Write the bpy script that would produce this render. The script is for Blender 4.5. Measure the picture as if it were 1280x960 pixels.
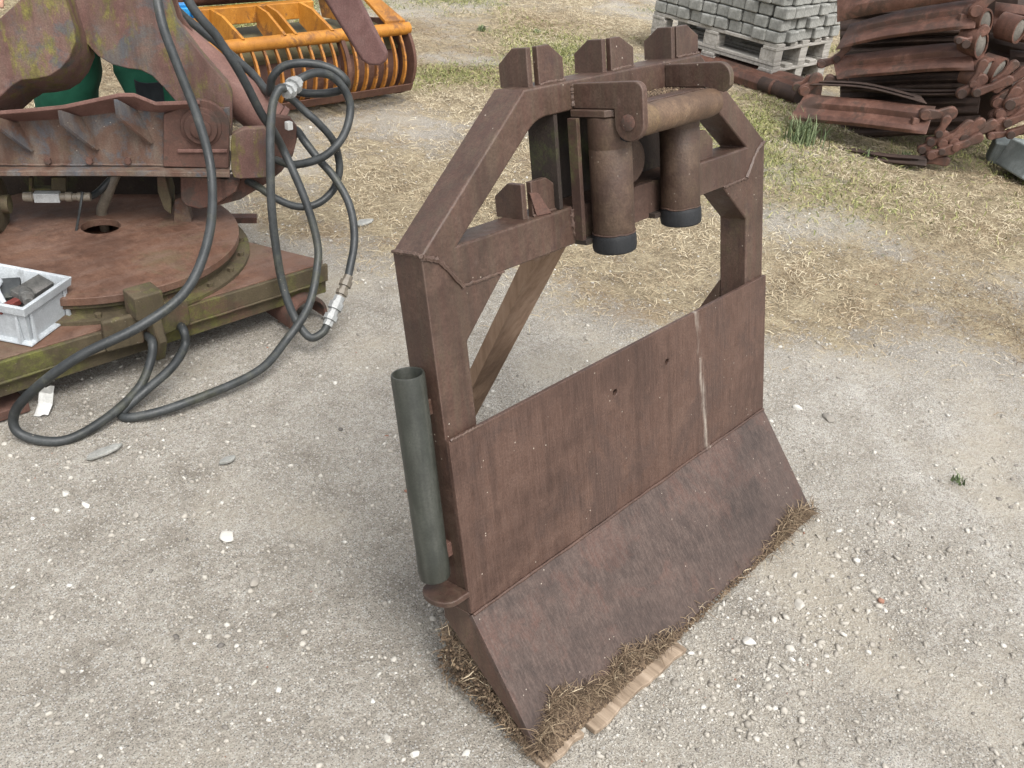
import bpy, bmesh, math, random
import numpy as np
from mathutils import Vector, Matrix, noise as mnoise

for o in list(bpy.data.objects): bpy.data.objects.remove(o)
random.seed(7); rng = np.random.default_rng(7)
scene = bpy.context.scene
COL = scene.collection
R = math.radians

# ------------------------------------------------------------------ camera
CAM_POS = Vector((-0.9103, -0.5962, 1.5617))
RIGHT = Vector((0.6855467, -0.7226445, 0.0883779))
DOWN = Vector((-0.3438265, -0.4283719, -0.8356320))
FWD = Vector((0.6417235, 0.5424781, -0.5421332))
FPX = 1134.086                                   # focal length in photo pixels (1280 wide)
cam = bpy.data.cameras.new('camera'); camo = bpy.data.objects.new('camera', cam); COL.objects.link(camo)
m = Matrix((( RIGHT.x, -DOWN.x, -FWD.x, CAM_POS.x), (RIGHT.y, -DOWN.y, -FWD.y, CAM_POS.y),
            (RIGHT.z, -DOWN.z, -FWD.z, CAM_POS.z), (0, 0, 0, 1)))
camo.matrix_world = m
cam.sensor_fit = 'HORIZONTAL'; cam.sensor_width = 36; cam.lens = 36 * FPX / 1280
cam.clip_start = 0.05; cam.clip_end = 2000
scene.camera = camo

# ------------------------------------------------------------------ light
SUN_EL, SUN_AZ = R(58), R(200)                   # soft light from high behind-left (overcast)
w = bpy.data.worlds.new('World'); scene.world = w; w.use_nodes = True
nt = w.node_tree; nt.nodes.clear()
wo = nt.nodes.new('ShaderNodeOutputWorld'); bg = nt.nodes.new('ShaderNodeBackground')
sky = nt.nodes.new('ShaderNodeTexSky'); sky.sky_type = 'NISHITA'; sky.sun_disc = False
sky.sun_elevation = SUN_EL; sky.sun_rotation = SUN_AZ
sky.air_density = 1.0; sky.dust_density = 4.0; sky.ozone_density = 1.0
hs = nt.nodes.new('ShaderNodeHueSaturation'); hs.inputs['Saturation'].default_value = 0.22
nt.links.new(sky.outputs[0], hs.inputs['Color']); nt.links.new(hs.outputs[0], bg.inputs[0]); nt.links.new(bg.outputs[0], wo.inputs[0])
bg.inputs[1].default_value = 0.15
sl = bpy.data.lights.new('sun', 'SUN'); sl.energy = 1.25; sl.angle = R(28); sl.color = (1.0, 0.98, 0.94)
so = bpy.data.objects.new('sun', sl); COL.objects.link(so)
sd = Vector((math.sin(SUN_AZ) * math.cos(SUN_EL), math.cos(SUN_AZ) * math.cos(SUN_EL), math.sin(SUN_EL)))
so.rotation_euler = sd.to_track_quat('Z', 'Y').to_euler()
scene.view_settings.view_transform = 'Standard'; scene.view_settings.look = 'None'
scene.view_settings.exposure = 1.0; scene.view_settings.gamma = 1.0

# ------------------------------------------------------------------ helpers: measuring
def ray(u, v): return (RIGHT * ((u - 640) / FPX) + DOWN * ((v - 480) / FPX) + FWD)
def pd(u, v, D): return CAM_POS + ray(u, v) * D                       # at a depth
def pz(u, v, z=0.0):                                                  # at a height
    r = ray(u, v); return CAM_POS + r * ((z - CAM_POS.z) / r.z)
def ppl(u, v, p0, n):                                                 # on a plane
    r = ray(u, v); return CAM_POS + r * ((p0 - CAM_POS).dot(n) / r.dot(n))

# ------------------------------------------------------------------ helpers: mesh
class MB:
    def __init__(s): s.v = []; s.f = []
    def add(s, vs, fs):
        b = len(s.v); s.v += [Vector(x) for x in vs]; s.f += [tuple(b + i for i in f) for f in fs]; return s
    def box(s, c, size, rot=None):
        hx, hy, hz = size[0] / 2, size[1] / 2, size[2] / 2
        vs = [Vector((x, y, z)) for x in (-hx, hx) for y in (-hy, hy) for z in (-hz, hz)]
        if rot is not None: vs = [rot @ p for p in vs]
        c = Vector(c)
        return s.add([p + c for p in vs], [(0, 1, 3, 2), (4, 6, 7, 5), (0, 4, 5, 1), (2, 3, 7, 6), (0, 2, 6, 4), (1, 5, 7, 3)])
    def prism(s, poly, ext):
        n = len(poly); ext = Vector(ext); poly = [Vector(p) for p in poly]
        vs = poly + [p + ext for p in poly]
        fs = [tuple(range(n))[::-1], tuple(range(n, 2 * n))] + [(i, (i + 1) % n, n + (i + 1) % n, n + i) for i in range(n)]
        return s.add(vs, fs)
    def sheet(s, poly, holes, ext):
        """flat polygon with holes (3D points, coplanar) extruded"""
        bm = bmesh.new()
        for lp in [poly] + holes:
            vs = [bm.verts.new(p) for p in lp]
            for i in range(len(vs)): bm.edges.new((vs[i], vs[(i + 1) % len(vs)]))
        bmesh.ops.triangle_fill(bm, use_beauty=True, use_dissolve=False, edges=bm.edges[:])
        r = bmesh.ops.extrude_face_region(bm, geom=bm.faces[:])
        bmesh.ops.translate(bm, verts=[g for g in r['geom'] if isinstance(g, bmesh.types.BMVert)], vec=Vector(ext))
        bmesh.ops.recalc_face_normals(bm, faces=bm.faces[:])
        bm.verts.index_update()
        s.add([v.co.copy() for v in bm.verts], [[v.index for v in f.verts] for f in bm.faces]); bm.free(); return s
    def tube(s, path, r, n=10, cap=True):
        P = [Vector(p) for p in path]; k = len(P); rr = r if hasattr(r, '__len__') else [r] * k
        T = [(P[min(i + 1, k - 1)] - P[max(i - 1, 0)]).normalized() for i in range(k)]
        N = T[0].orthogonal().normalized(); vs = []
        for i in range(k):
            N = (N - T[i] * N.dot(T[i])).normalized(); B = T[i].cross(N)
            for j in range(n):
                a = 2 * math.pi * j / n; vs.append(P[i] + (N * math.cos(a) + B * math.sin(a)) * rr[i])
        fs = [(i * n + j, i * n + (j + 1) % n, (i + 1) * n + (j + 1) % n, (i + 1) * n + j) for i in range(k - 1) for j in range(n)]
        if cap: fs += [tuple(range(n))[::-1], tuple((k - 1) * n + j for j in range(n))]
        return s.add(vs, fs)
    def lathe(s, o, axis, prof, n=28, close=False):
        """prof: list of (radius, height) along axis"""
        o = Vector(o); A = Vector(axis).normalized(); N = A.orthogonal().normalized(); B = A.cross(N)
        vs = []; fs = []; k = len(prof)
        for (r, h) in prof:
            for j in range(n):
                a = 2 * math.pi * j / n; vs.append(o + A * h + (N * math.cos(a) + B * math.sin(a)) * max(r, 1e-5))
        for i in range(k if close else k - 1):
            i2 = (i + 1) % k
            fs += [(i * n + j, i * n + (j + 1) % n, i2 * n + (j + 1) % n, i2 * n + j) for j in range(n)]
        return s.add(vs, fs)
    def loft(s, rows, thick=None):
        """grid surface from rows of points; thick = vector -> closed slab"""
        nr, nc = len(rows), len(rows[0]); top = [Vector(p) for r in rows for p in r]
        fs = [(i * nc + j, i * nc + j + 1, (i + 1) * nc + j + 1, (i + 1) * nc + j) for i in range(nr - 1) for j in range(nc - 1)]
        if thick is None: return s.add(top, fs)
        t = Vector(thick); n = nr * nc; bot = [p + t for p in top]
        fs = fs + [tuple(n + i for i in f[::-1]) for f in fs]
        ring = [j for j in range(nc)] + [i * nc + nc - 1 for i in range(1, nr)] + [(nr - 1) * nc + j for j in range(nc - 2, -1, -1)] + [i * nc for i in range(nr - 2, 0, -1)]
        for a in range(len(ring)):
            p, q = ring[a], ring[(a + 1) % len(ring)]; fs.append((q, p, n + p, n + q))
        return s.add(top + bot, fs)

WM = {}
def link(name, me, mat, parent):
    o = bpy.data.objects.new(name, me); COL.objects.link(o)
    if mat: me.materials.append(mat)
    if parent is not None:
        o.parent = parent; WM[o.name] = WM[parent.name].copy()
    else: WM[o.name] = Matrix.Identity(4)
    return o
def build(name, mb, mat, parent=None, bevel=0.0, smooth=35, local=False, seg=2, origin=None):
    me = bpy.data.meshes.new(name); vs = mb.v
    M = Matrix.Identity(4)
    if parent is not None and not local: M = WM[parent.name].inverted()
    if origin is not None: M = Matrix.Translation(-Vector(origin))
    vs = [M @ p for p in vs]
    me.from_pydata([tuple(p) for p in vs], [], [tuple(f) for f in mb.f]); me.validate()
    bm = bmesh.new(); bm.from_mesh(me)
    bmesh.ops.remove_doubles(bm, verts=bm.verts[:], dist=1e-6)
    bmesh.ops.recalc_face_normals(bm, faces=bm.faces[:]); bm.to_mesh(me); bm.free()
    for p in me.polygons: p.use_smooth = True
    me.set_sharp_from_angle(angle=R(smooth))
    o = link(name, me, mat, parent)
    if origin is not None: o.location = origin; WM[o.name] = Matrix.Translation(Vector(origin))
    if bevel > 0:
        b = o.modifiers.new('bevel', 'BEVEL'); b.width = bevel; b.segments = seg; b.limit_method = 'ANGLE'; b.angle_limit = R(40)
        b.harden_normals = True
    return o
def empty(name, M, label, cat, group=None):
    o = bpy.data.objects.new(name, None); COL.objects.link(o); o.empty_display_size = 0.1
    if not isinstance(M, Matrix): M = Matrix.Translation(Vector(M))
    o.matrix_world = M; WM[o.name] = M.copy(); return tag(o, label, cat, group)
def tag(o, label=None, cat=None, group=None, kind=None):
    if label: o['label'] = label
    if cat: o['category'] = cat
    if group: o['group'] = group
    if kind: o['kind'] = kind
    return o
def copy_tree(o, parent=None):
    c = o.copy(); COL.objects.link(c); c.parent = parent; WM[c.name] = WM[o.name].copy()
    for ch in list(o.children): copy_tree(ch, c)
    return c
def spline(pts, sub=6):
    P = [Vector(p) for p in pts]; P = [P[0] * 2 - P[1]] + P + [P[-1] * 2 - P[-2]]; out = []
    for i in range(1, len(P) - 2):
        for k in range(sub):
            t = k / sub; a, b, c, d = P[i - 1:i + 3]
            out.append(0.5 * (2 * b + (c - a) * t + (2 * a - 5 * b + 4 * c - d) * t * t + (3 * b - a - 3 * c + d) * t ** 3))
    return out + [P[-2]]
def np_mesh(name, V, F, mat, tone=None, smooth=False):
    me = bpy.data.meshes.new(name); k = F.shape[1]
    me.vertices.add(len(V)); me.vertices.foreach_set('co', V.astype(np.float32).ravel())
    me.loops.add(F.size); me.loops.foreach_set('vertex_index', F.astype(np.int32).ravel())
    me.polygons.add(len(F)); me.polygons.foreach_set('loop_start', np.arange(0, F.size, k, dtype=np.int32))
    me.update(calc_edges=True)
    if tone is not None:
        a = me.attributes.new('tone', 'FLOAT', 'POINT'); a.data.foreach_set('value', tone.astype(np.float32))
    if smooth: me.polygons.foreach_set('use_smooth', np.ones(len(F), dtype=bool))
    return link(name, me, mat, None)

# ------------------------------------------------------------------ helpers: materials
class NT:
    def __init__(s, name):
        s.m = bpy.data.materials.new(name); s.m.use_nodes = True; s.t = s.m.node_tree; s.t.nodes.clear()
        s.out = s.t.nodes.new('ShaderNodeOutputMaterial'); s.b = s.t.nodes.new('ShaderNodeBsdfPrincipled')
        s.t.links.new(s.b.outputs[0], s.out.inputs[0]); s.tc = s.t.nodes.new('ShaderNodeTexCoord')
    def node(s, k, **kw):
        n = s.t.nodes.new(k)
        for a, b in kw.items(): setattr(n, a, b)
        return n
    def l(s, a, b): s.t.links.new(a, b)
    def coord(s, scale=(1, 1, 1), kind='Object'):
        mp = s.node('ShaderNodeMapping'); mp.inputs['Scale'].default_value = scale; s.l(s.tc.outputs[kind], mp.inputs[0]); return mp.outputs[0]
    def noise(s, scale, detail=6, rough=.6, vec=None, dist=0.0):
        n = s.node('ShaderNodeTexNoise'); n.inputs['Scale'].default_value = scale; n.inputs['Detail'].default_value = detail
        n.inputs['Roughness'].default_value = rough; n.inputs['Distortion'].default_value = dist
        s.l(vec if vec is not None else s.tc.outputs['Object'], n.inputs['Vector']); return n.outputs['Fac']
    def ramp(s, fac, stops):
        r = s.node('ShaderNodeValToRGB'); e = r.color_ramp.elements
        while len(e) < len(stops): e.new(0.5)
        for i, (p, c) in enumerate(stops):
            e[i].position = p; e[i].color = (*c, 1) if hasattr(c, '__len__') else (c, c, c, 1)
        s.l(fac, r.inputs[0]); return r.outputs[0]
    def mix(s, fac, a, b, mode='MIX'):
        n = s.node('ShaderNodeMix', data_type='RGBA', blend_type=mode)
        if hasattr(fac, 'is_linked'): s.l(fac, n.inputs[0])
        else: n.inputs[0].default_value = fac
        for i, x in ((6, a), (7, b)):
            if hasattr(x, 'is_linked'): s.l(x, n.inputs[i])
            else: n.inputs[i].default_value = (*x, 1) if hasattr(x, '__len__') else (x, x, x, 1)
        return n.outputs[2]
    def math(s, op, a, b=0.0, clamp=False):
        n = s.node('ShaderNodeMath', operation=op, use_clamp=clamp)
        for i, x in ((0, a), (1, b)):
            if hasattr(x, 'is_linked'): s.l(x, n.inputs[i])
            else: n.inputs[i].default_value = x
        return n.outputs[0]
    def bump(s, h, strength=.4, dist=.002):
        n = s.node('ShaderNodeBump'); n.inputs['Strength'].default_value = strength; n.inputs['Distance'].default_value = dist
        s.l(h, n.inputs['Height']); s.l(n.outputs[0], s.b.inputs['Normal'])
    def fin(s, col, rough=.7, metal=0.0, spec=.5):
        if hasattr(col, 'is_linked'): s.l(col, s.b.inputs['Base Color'])
        else: s.b.inputs['Base Color'].default_value = (*col, 1)
        if hasattr(rough, 'is_linked'): s.l(rough, s.b.inputs['Roughness'])
        else: s.b.inputs['Roughness'].default_value = rough
        s.b.inputs['Metallic'].default_value = metal; s.b.inputs['Specular IOR Level'].default_value = spec
        return s.m

def rust_mat(name, c1, c2, c3, rough=.62, patch=None, patch_amt=.5, moss=None, moss_amt=.45, specks=.5, streak=None, sscale=(70, 70, 4),
             bump=.35, spec=.45, pscale=5, extra=None, mossvec=None, wear_highlight=None, runs=.35):
    t = NT(name)
    n1 = t.noise(4.5, 8, .65); n2 = t.noise(38, 6, .7); n3 = t.noise(230, 3, .6)
    f = t.math('ADD', t.math('MULTIPLY', n1, .6), t.math('MULTIPLY', n2, .4))
    col = t.ramp(f, [(.36, c1), (.5, c2), (.64, c3)])
    if patch:
        pm = t.ramp(t.noise(pscale, 9, .72, dist=.4), [(patch_amt, 0.0), (patch_amt + .07, 1.0)])
        col = t.mix(t.math('MULTIPLY', pm, .9), col, patch)
    if streak:
        sm = t.noise(1.0, 5, .6, t.coord(sscale))
        col = t.mix(t.ramp(sm, [(.42, 0.0), (.68, .75)]), col, streak)
    if moss:
        mm = t.ramp(t.noise(6.5, 9, .75) if mossvec is None else t.noise(1.0, 8, .75, t.coord(mossvec)), [(moss_amt, 0.0), (moss_amt + .1, 1.0)])
        mg = t.mix(t.ramp(n2, [(.35, 0.0), (.6, 1.0)]), tuple(x * .38 for x in moss), moss)
        col = t.mix(t.math('MULTIPLY', mm, .8), col, mg)
    # uneven weathering: broad lighter and darker zones, and runs down the faces
    col = t.mix(t.ramp(t.noise(2.3, 4, .6), [(.36, .42), (.52, 0.0)]), col, tuple(x * .5 for x in c1))
    col = t.mix(t.ramp(t.noise(1.0, 4, .6, t.coord((34, 34, 2.2))), [(.52, 0.0), (.66, runs)]), col, tuple(x * .55 for x in c1))
    col = t.mix(t.ramp(t.noise(13, 7, .7), [(.55, 0.0), (.68, .4)]), col, tuple(min(1, x * 1.25) for x in c3))
    # fine grain and pale weathered flecks
    col = t.mix(t.math('MULTIPLY', t.ramp(n3, [(.38, 1.0), (.6, 0.0)]), .35), col, tuple(x * .55 for x in c1))
    v = t.node('ShaderNodeTexVoronoi'); v.inputs['Scale'].default_value = 55; t.l(t.tc.outputs['Object'], v.inputs['Vector'])
    vm = t.math('MULTIPLY', t.math('LESS_THAN', v.outputs['Distance'], .085), t.math('GREATER_THAN', t.noise(9, 2), .56))
    col = t.mix(t.math('MULTIPLY', vm, specks), col, (.38, .33, .27))
    if wear_highlight:  # lighter edges: worn paint plus a sky highlight painted into the colour
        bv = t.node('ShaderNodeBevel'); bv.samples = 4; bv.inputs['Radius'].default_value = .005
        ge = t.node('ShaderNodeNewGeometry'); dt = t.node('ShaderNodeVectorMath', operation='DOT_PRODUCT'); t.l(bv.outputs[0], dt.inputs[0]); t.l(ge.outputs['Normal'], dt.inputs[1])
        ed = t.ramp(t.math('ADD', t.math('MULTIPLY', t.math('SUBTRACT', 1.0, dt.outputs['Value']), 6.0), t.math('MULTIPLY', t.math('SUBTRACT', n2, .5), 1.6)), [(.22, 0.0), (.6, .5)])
        col = t.mix(ed, col, wear_highlight)
    if extra: col = extra(t, col)
    t.bump(t.math('ADD', t.math('MULTIPLY', n2, .7), t.math('MULTIPLY', n3, .5)), bump, .003)
    rg = t.ramp(n2, [(.3, rough - .12), (.7, rough + .12)])
    return t.fin(col, rg, 0.0, spec)

FRM = ((.047, .025, .018), (.081, .044, .031), (.112, .067, .049))
def white_streak(t, col):
    sx = t.node('ShaderNodeSeparateXYZ'); t.l(t.tc.outputs['Object'], sx.inputs[0])
    wob = t.math('MULTIPLY', t.math('SUBTRACT', t.noise(14, 3), .5), .035)
    line = t.math('ADD', t.math('MULTIPLY', t.math('SUBTRACT', .328, sx.outputs[2]), .127), .786)
    d = t.math('ABSOLUTE', t.math('ADD', t.math('SUBTRACT', sx.outputs[0], line), wob))
    msk = t.math('MULTIPLY', t.math('SUBTRACT', 1.0, t.math('MULTIPLY', d, 85.0), True), t.ramp(t.noise(1.0, 6, .7, t.coord((60, 60, 9))), [(.42, 0.0), (.62, .75)]))
    return t.mix(msk, col, (.36, .32, .27))
M_frame = rust_mat('brown_weathered_paint', *FRM, rough=.55, moss=(.075, .07, .03), moss_amt=.58, streak=(.085, .06, .04), sscale=(50, 50, 5), specks=.8, patch=(.056, .031, .026), patch_amt=.56, pscale=11, wear_highlight=(.15, .105, .085))
M_blade = rust_mat('brown_streaked_paint', *FRM, rough=.58, streak=(.118, .07, .053), sscale=(240, 240, 14), specks=.75, extra=white_streak, patch=(.06, .036, .028), patch_amt=.52, pscale=4)
M_lip = rust_mat('brown_scuffed_paint', (.037, .024, .019), (.06, .039, .031), (.086, .057, .046), rough=.55, streak=(.11, .077, .063), sscale=(200, 80, 14), specks=.7, patch=(.09, .048, .036), patch_amt=.5, pscale=4)
M_roller = rust_mat('rusty_roller_steel', (.046, .025, .016), (.072, .041, .028), (.1, .06, .042), rough=.6, streak=(.115, .078, .048), sscale=(26, 26, 26), specks=.3, bump=.5)
M_cross = rust_mat('rubbed_rusty_tube', (.075, .042, .024), (.12, .072, .043), (.165, .108, .066), rough=.66, patch=(.15, .1, .05), patch_amt=.53, specks=.3, streak=(.08, .05, .032), sscale=(60, 20, 20))
M_mossy = rust_mat('mossy_brown_paint', *FRM, rough=.75, moss=(.085, .1, .03), moss_amt=.5, specks=.3)
M_pipe = rust_mat('grey_green_plastic', (.024, .026, .021), (.033, .036, .029), (.047, .049, .04), rough=.42, streak=(.075, .076, .064), sscale=(40, 40, 5), specks=.8, bump=.12)
M_rub = rust_mat('black_rubber', (.006, .007, .008), (.011, .012, .014), (.02, .021, .024), rough=.7, specks=.0, bump=.3)
M_dark = rust_mat('dark_mossy_brown', (.02, .013, .01), (.034, .023, .017), (.05, .035, .026), rough=.85, specks=.2, moss=(.07, .085, .025), moss_amt=.52)  # dark brown with moss patches, for inner and recessed plates
M_rust = rust_mat('red_rust', (.075, .038, .028), (.12, .06, .044), (.16, .09, .068), rough=.78, patch=(.065, .05, .04), patch_amt=.51, specks=.3, pscale=9)
M_disc = rust_mat('orange_rust_plate', (.085, .042, .027), (.13, .066, .042), (.16, .09, .058), rough=.6, patch=(.12, .085, .05), patch_amt=.54, specks=.3, pscale=3.5, streak=(.16, .1, .075), sscale=(9, 30, 9))
M_lever = rust_mat('mottled_rusty_lever', (.095, .047, .038), (.145, .076, .062), (.2, .12, .1), rough=.72, patch=(.07, .086, .095), patch_amt=.52, moss=(.2, .19, .035), moss_amt=.505, mossvec=(20, 20, 8), specks=.4, streak=(.15, .115, .085), sscale=(16, 16, 5), pscale=7)
M_flange = rust_mat('grey_rusty_beam', (.08, .041, .027), (.12, .066, .046), (.155, .1, .074), rough=.75, patch=(.08, .097, .112), patch_amt=.475, moss=(.12, .105, .045), moss_amt=.56, specks=.7, pscale=8, streak=(.17, .14, .11), sscale=(25, 25, 9))
M_mossbase = rust_mat('mossy_base_beam', (.05, .038, .02), (.078, .06, .033), (.105, .08, .047), rough=.8, patch=(.095, .055, .035), patch_amt=.52, moss=(.13, .14, .025), moss_amt=.495, specks=.35)
M_cyl = rust_mat('dusty_red_cylinder', (.14, .07, .055), (.2, .105, .085), (.24, .14, .115), rough=.7, specks=.2, bump=.2)
M_arm = rust_mat('dark_red_arm', (.085, .04, .035), (.125, .062, .055), (.15, .085, .075), rough=.62, specks=.25, bump=.2)
M_hose = rust_mat('dusty_hose_rubber', (.02, .023, .024), (.036, .04, .041), (.062, .066, .065), rough=.5, specks=.6, bump=.25, moss=(.07, .072, .045), moss_amt=.53)
M_orange = rust_mat('orange_chipped_paint', (.36, .14, .016), (.48, .2, .024), (.54, .255, .045), rough=.5, patch=(.12, .055, .03), patch_amt=.53, specks=.1, pscale=9, streak=(.38, .15, .02), sscale=(14, 14, 14))
M_orust = rust_mat('rusted_orange_bar', (.22, .085, .02), (.4, .16, .025), (.52, .23, .035), rough=.65, patch=(.1, .042, .026), patch_amt=.51, specks=.1, pscale=9)
M_drumrust = rust_mat('drum_rust', (.06, .026, .017), (.1, .045, .03), (.14, .075, .05), rough=.75, specks=.1)
M_olive = rust_mat('olive_shaded_sheet', (.07, .06, .026), (.1, .085, .038), (.13, .11, .055), rough=.7, specks=.1)  # bucket back sheet in shadow, its shade painted in as olive
M_track = rust_mat('track_rust', (.072, .032, .021), (.122, .055, .037), (.185, .096, .07), rough=.6, patch=(.062, .038, .028), patch_amt=.5, specks=.12, bump=.45)
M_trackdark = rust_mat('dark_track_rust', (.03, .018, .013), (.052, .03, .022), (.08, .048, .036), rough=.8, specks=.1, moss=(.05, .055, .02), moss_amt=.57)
M_packed = rust_mat('packed_grey_dirt', (.09, .078, .065), (.15, .135, .115), (.22, .2, .175), rough=.95, specks=.3, bump=.8)
M_crate = rust_mat('grey_white_plastic', (.4, .43, .45), (.47, .5, .52), (.53, .56, .57), rough=.45, specks=0, bump=.06, patch=(.3, .31, .3), patch_amt=.62)
M_steel = rust_mat('galvanised_steel', (.26, .265, .26), (.36, .37, .365), (.45, .46, .45), rough=.38, specks=0, bump=.1)
M_fit = rust_mat('tarnished_fitting', (.13, .11, .085), (.2, .17, .13), (.27, .25, .2), rough=.5, specks=.1, bump=.15)
M_white = rust_mat('pale_plastic', (.6, .6, .57), (.7, .7, .67), (.78, .78, .75), rough=.5, specks=0, bump=.05)
M_blue = rust_mat('blue_plastic', (.01, .16, .42), (.015, .22, .52), (.03, .28, .58), rough=.4, specks=0, bump=.05)
M_scrap = rust_mat('scrap_metal', (.05, .05, .048), (.1, .098, .09), (.17, .16, .15), rough=.55, specks=.1)
M_redscrap = rust_mat('faded_red_plastic', (.13, .03, .025), (.17, .04, .032), (.2, .06, .05), rough=.5, specks=0)
M_conc = rust_mat('grey_concrete', (.2, .2, .185), (.32, .32, .295), (.45, .45, .42), rough=.92, specks=.2, bump=.8, spec=.3)
M_block = rust_mat('blue_grey_concrete', (.17, .19, .185), (.22, .245, .24), (.27, .29, .285), rough=.9, specks=.2, bump=.5, spec=.3)

def wood_mat(name, a, b, c, axis=1):
    t = NT(name); sc = [45, 45, 45]; sc[axis] = 2.5
    g = t.noise(1.0, 6, .65, t.coord(tuple(sc)), .3); n = t.noise(9, 6, .7)
    col = t.ramp(t.math('ADD', t.math('MULTIPLY', g, .65), t.math('MULTIPLY', n, .35)), [(.36, a), (.5, b), (.64, c)])
    t.bump(g, .5, .002); return t.fin(col, .85, 0, .3)
M_wood = wood_mat('brown_weathered_wood', (.18, .115, .074), (.255, .168, .112), (.31, .215, .148), 2)
M_board = wood_mat('dry_splintered_wood', (.12, .085, .058), (.25, .19, .135), (.38, .3, .225), 1)
M_pallet = wood_mat('silver_grey_wood', (.2, .19, .165), (.33, .31, .28), (.44, .42, .38), 0)

def cloth_mat(name, a, b):
    t = NT(name); n = t.noise(9, 6); t.bump(t.noise(400, 2), .2, .001); return t.fin(t.ramp(n, [(.35, a), (.65, b)]), .9, 0, .2)
M_trouser = cloth_mat('green_work_cloth', (.006, .045, .026), (.012, .075, .044))
M_knee = cloth_mat('black_knee_cloth', (.008, .01, .012), (.018, .022, .024))
M_skin = cloth_mat('skin', (.42, .24, .17), (.5, .3, .22))
M_hair = cloth_mat('brown_hair', (.03, .02, .012), (.06, .04, .025))
M_shoe = cloth_mat('black_boot', (.01, .01, .01), (.02, .02, .02))

def tone_mat(name, stops, rough=.9, trans=0.0):
    t = NT(name); a = t.node('ShaderNodeAttribute', attribute_name='tone')
    col = t.ramp(a.outputs['Fac'], stops)
    n = t.noise(300, 3); col = t.mix(t.math('MULTIPLY', n, .35), col, (.12, .11, .1)) if 'stone' in name else col
    return t.fin(col, rough, 0, .3)
M_stone = tone_mat('gravel_stone', [(0, (.12, .11, .1)), (.3, (.3, .275, .235)), (.6, (.44, .41, .355)), (.85, (.57, .55, .5)), (.97, (.68, .665, .62)), (1, (.3, .15, .1))])
M_straw = tone_mat('dry_straw', [(0, (.11, .072, .042)), (.3, (.25, .185, .115)), (.65, (.42, .345, .23)), (1, (.58, .51, .37))])
M_litter = tone_mat('brown_dead_grass', [(0, (.05, .034, .023)), (.5, (.15, .105, .067)), (.85, (.3, .23, .15)), (1, (.48, .4, .28))])
M_green = tone_mat('green_grass', [(0, (.09, .11, .035)), (.5, (.2, .21, .07)), (1, (.36, .34, .15))], .7)
M_weed = tone_mat('weed_leaf', [(0, (.06, .09, .04)), (.6, (.12, .16, .075)), (1, (.22, .26, .14))], .7)

# ================================================================== GROUND
def sstep(a, b, x): t = np.clip((x - a) / (b - a), 0, 1); return t * t * (3 - 2 * t)
def gz1(x, y):
    fl = 1 - math.exp(-((x - .5) ** 2 + (y - .15) ** 2) / .6)
    return fl * (.012 * mnoise.noise((x * .9, y * .9, 1.3)) + .006 * mnoise.noise((x * 3.1, y * 3.1, 5.2))) + .003 * mnoise.noise((x * 11, y * 11, 2.2))
def straw1(x, y):
    t = x + .6 * y
    s = float(sstep(1.6, 2.75, t + .7 * mnoise.noise((x * .9, y * .9, 7.7)) + .3 * mnoise.noise((x * 2.7, y * 2.7, 3.1))))
    d = .5 + .5 * mnoise.noise((x * .8 + 4, y * .8, 9.1)) + .35 * mnoise.noise((x * 2.3, y * 2.3, 4.4))
    return s * min(1.0, max(.3, d * 1.35))
def green1(x, y):
    g = mnoise.noise((x * .8, y * .8, 21.3)) + .5 * mnoise.noise((x * 2.2, y * 2.2, 11.3))
    b = math.exp(-((x - 4.25) ** 2 + (y - 1.95) ** 2) / .28) * .9 + math.exp(-((x - 4.6) ** 2 + (y - 4.5) ** 2) / .5) * .8 + math.exp(-((x - 4.9) ** 2 + (y - 1.2) ** 2) / .3) * .6 + math.exp(-((x - 3.9) ** 2 + (y - 1.3) ** 2) / .5) * .45
    far = float(sstep(3.2, 5.5, x + .5 * y))
    return min(1, max(0, (g - .02) * 1.3 * far) + b * max(0, .7 + g))

def axis_pts(a0, a1, st, far0, far1):
    mid = list(np.arange(a0, a1 + 1e-6, st)); lo = []; hi = []; d = st; x = a0
    while x > far0: d *= 1.25; x -= d; lo.append(x)
    x = a1; d = st
    while x < far1: d *= 1.25; x += d; hi.append(x)
    return lo[::-1] + mid + hi
gx = axis_pts(-1.6, 7.2, .045, -300, 300); gy = axis_pts(-1.6, 6.6, .045, -300, 300)
V = np.array([(x, y, gz1(x, y) if (-4 < x < 12 and -4 < y < 12) else 0) for y in gy for x in gx]); nx = len(gx)
ii = np.array([(j * nx + i, j * nx + i + 1, (j + 1) * nx + i + 1, (j + 1) * nx + i) for j in range(len(gy) - 1) for i in range(nx - 1)])

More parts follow.
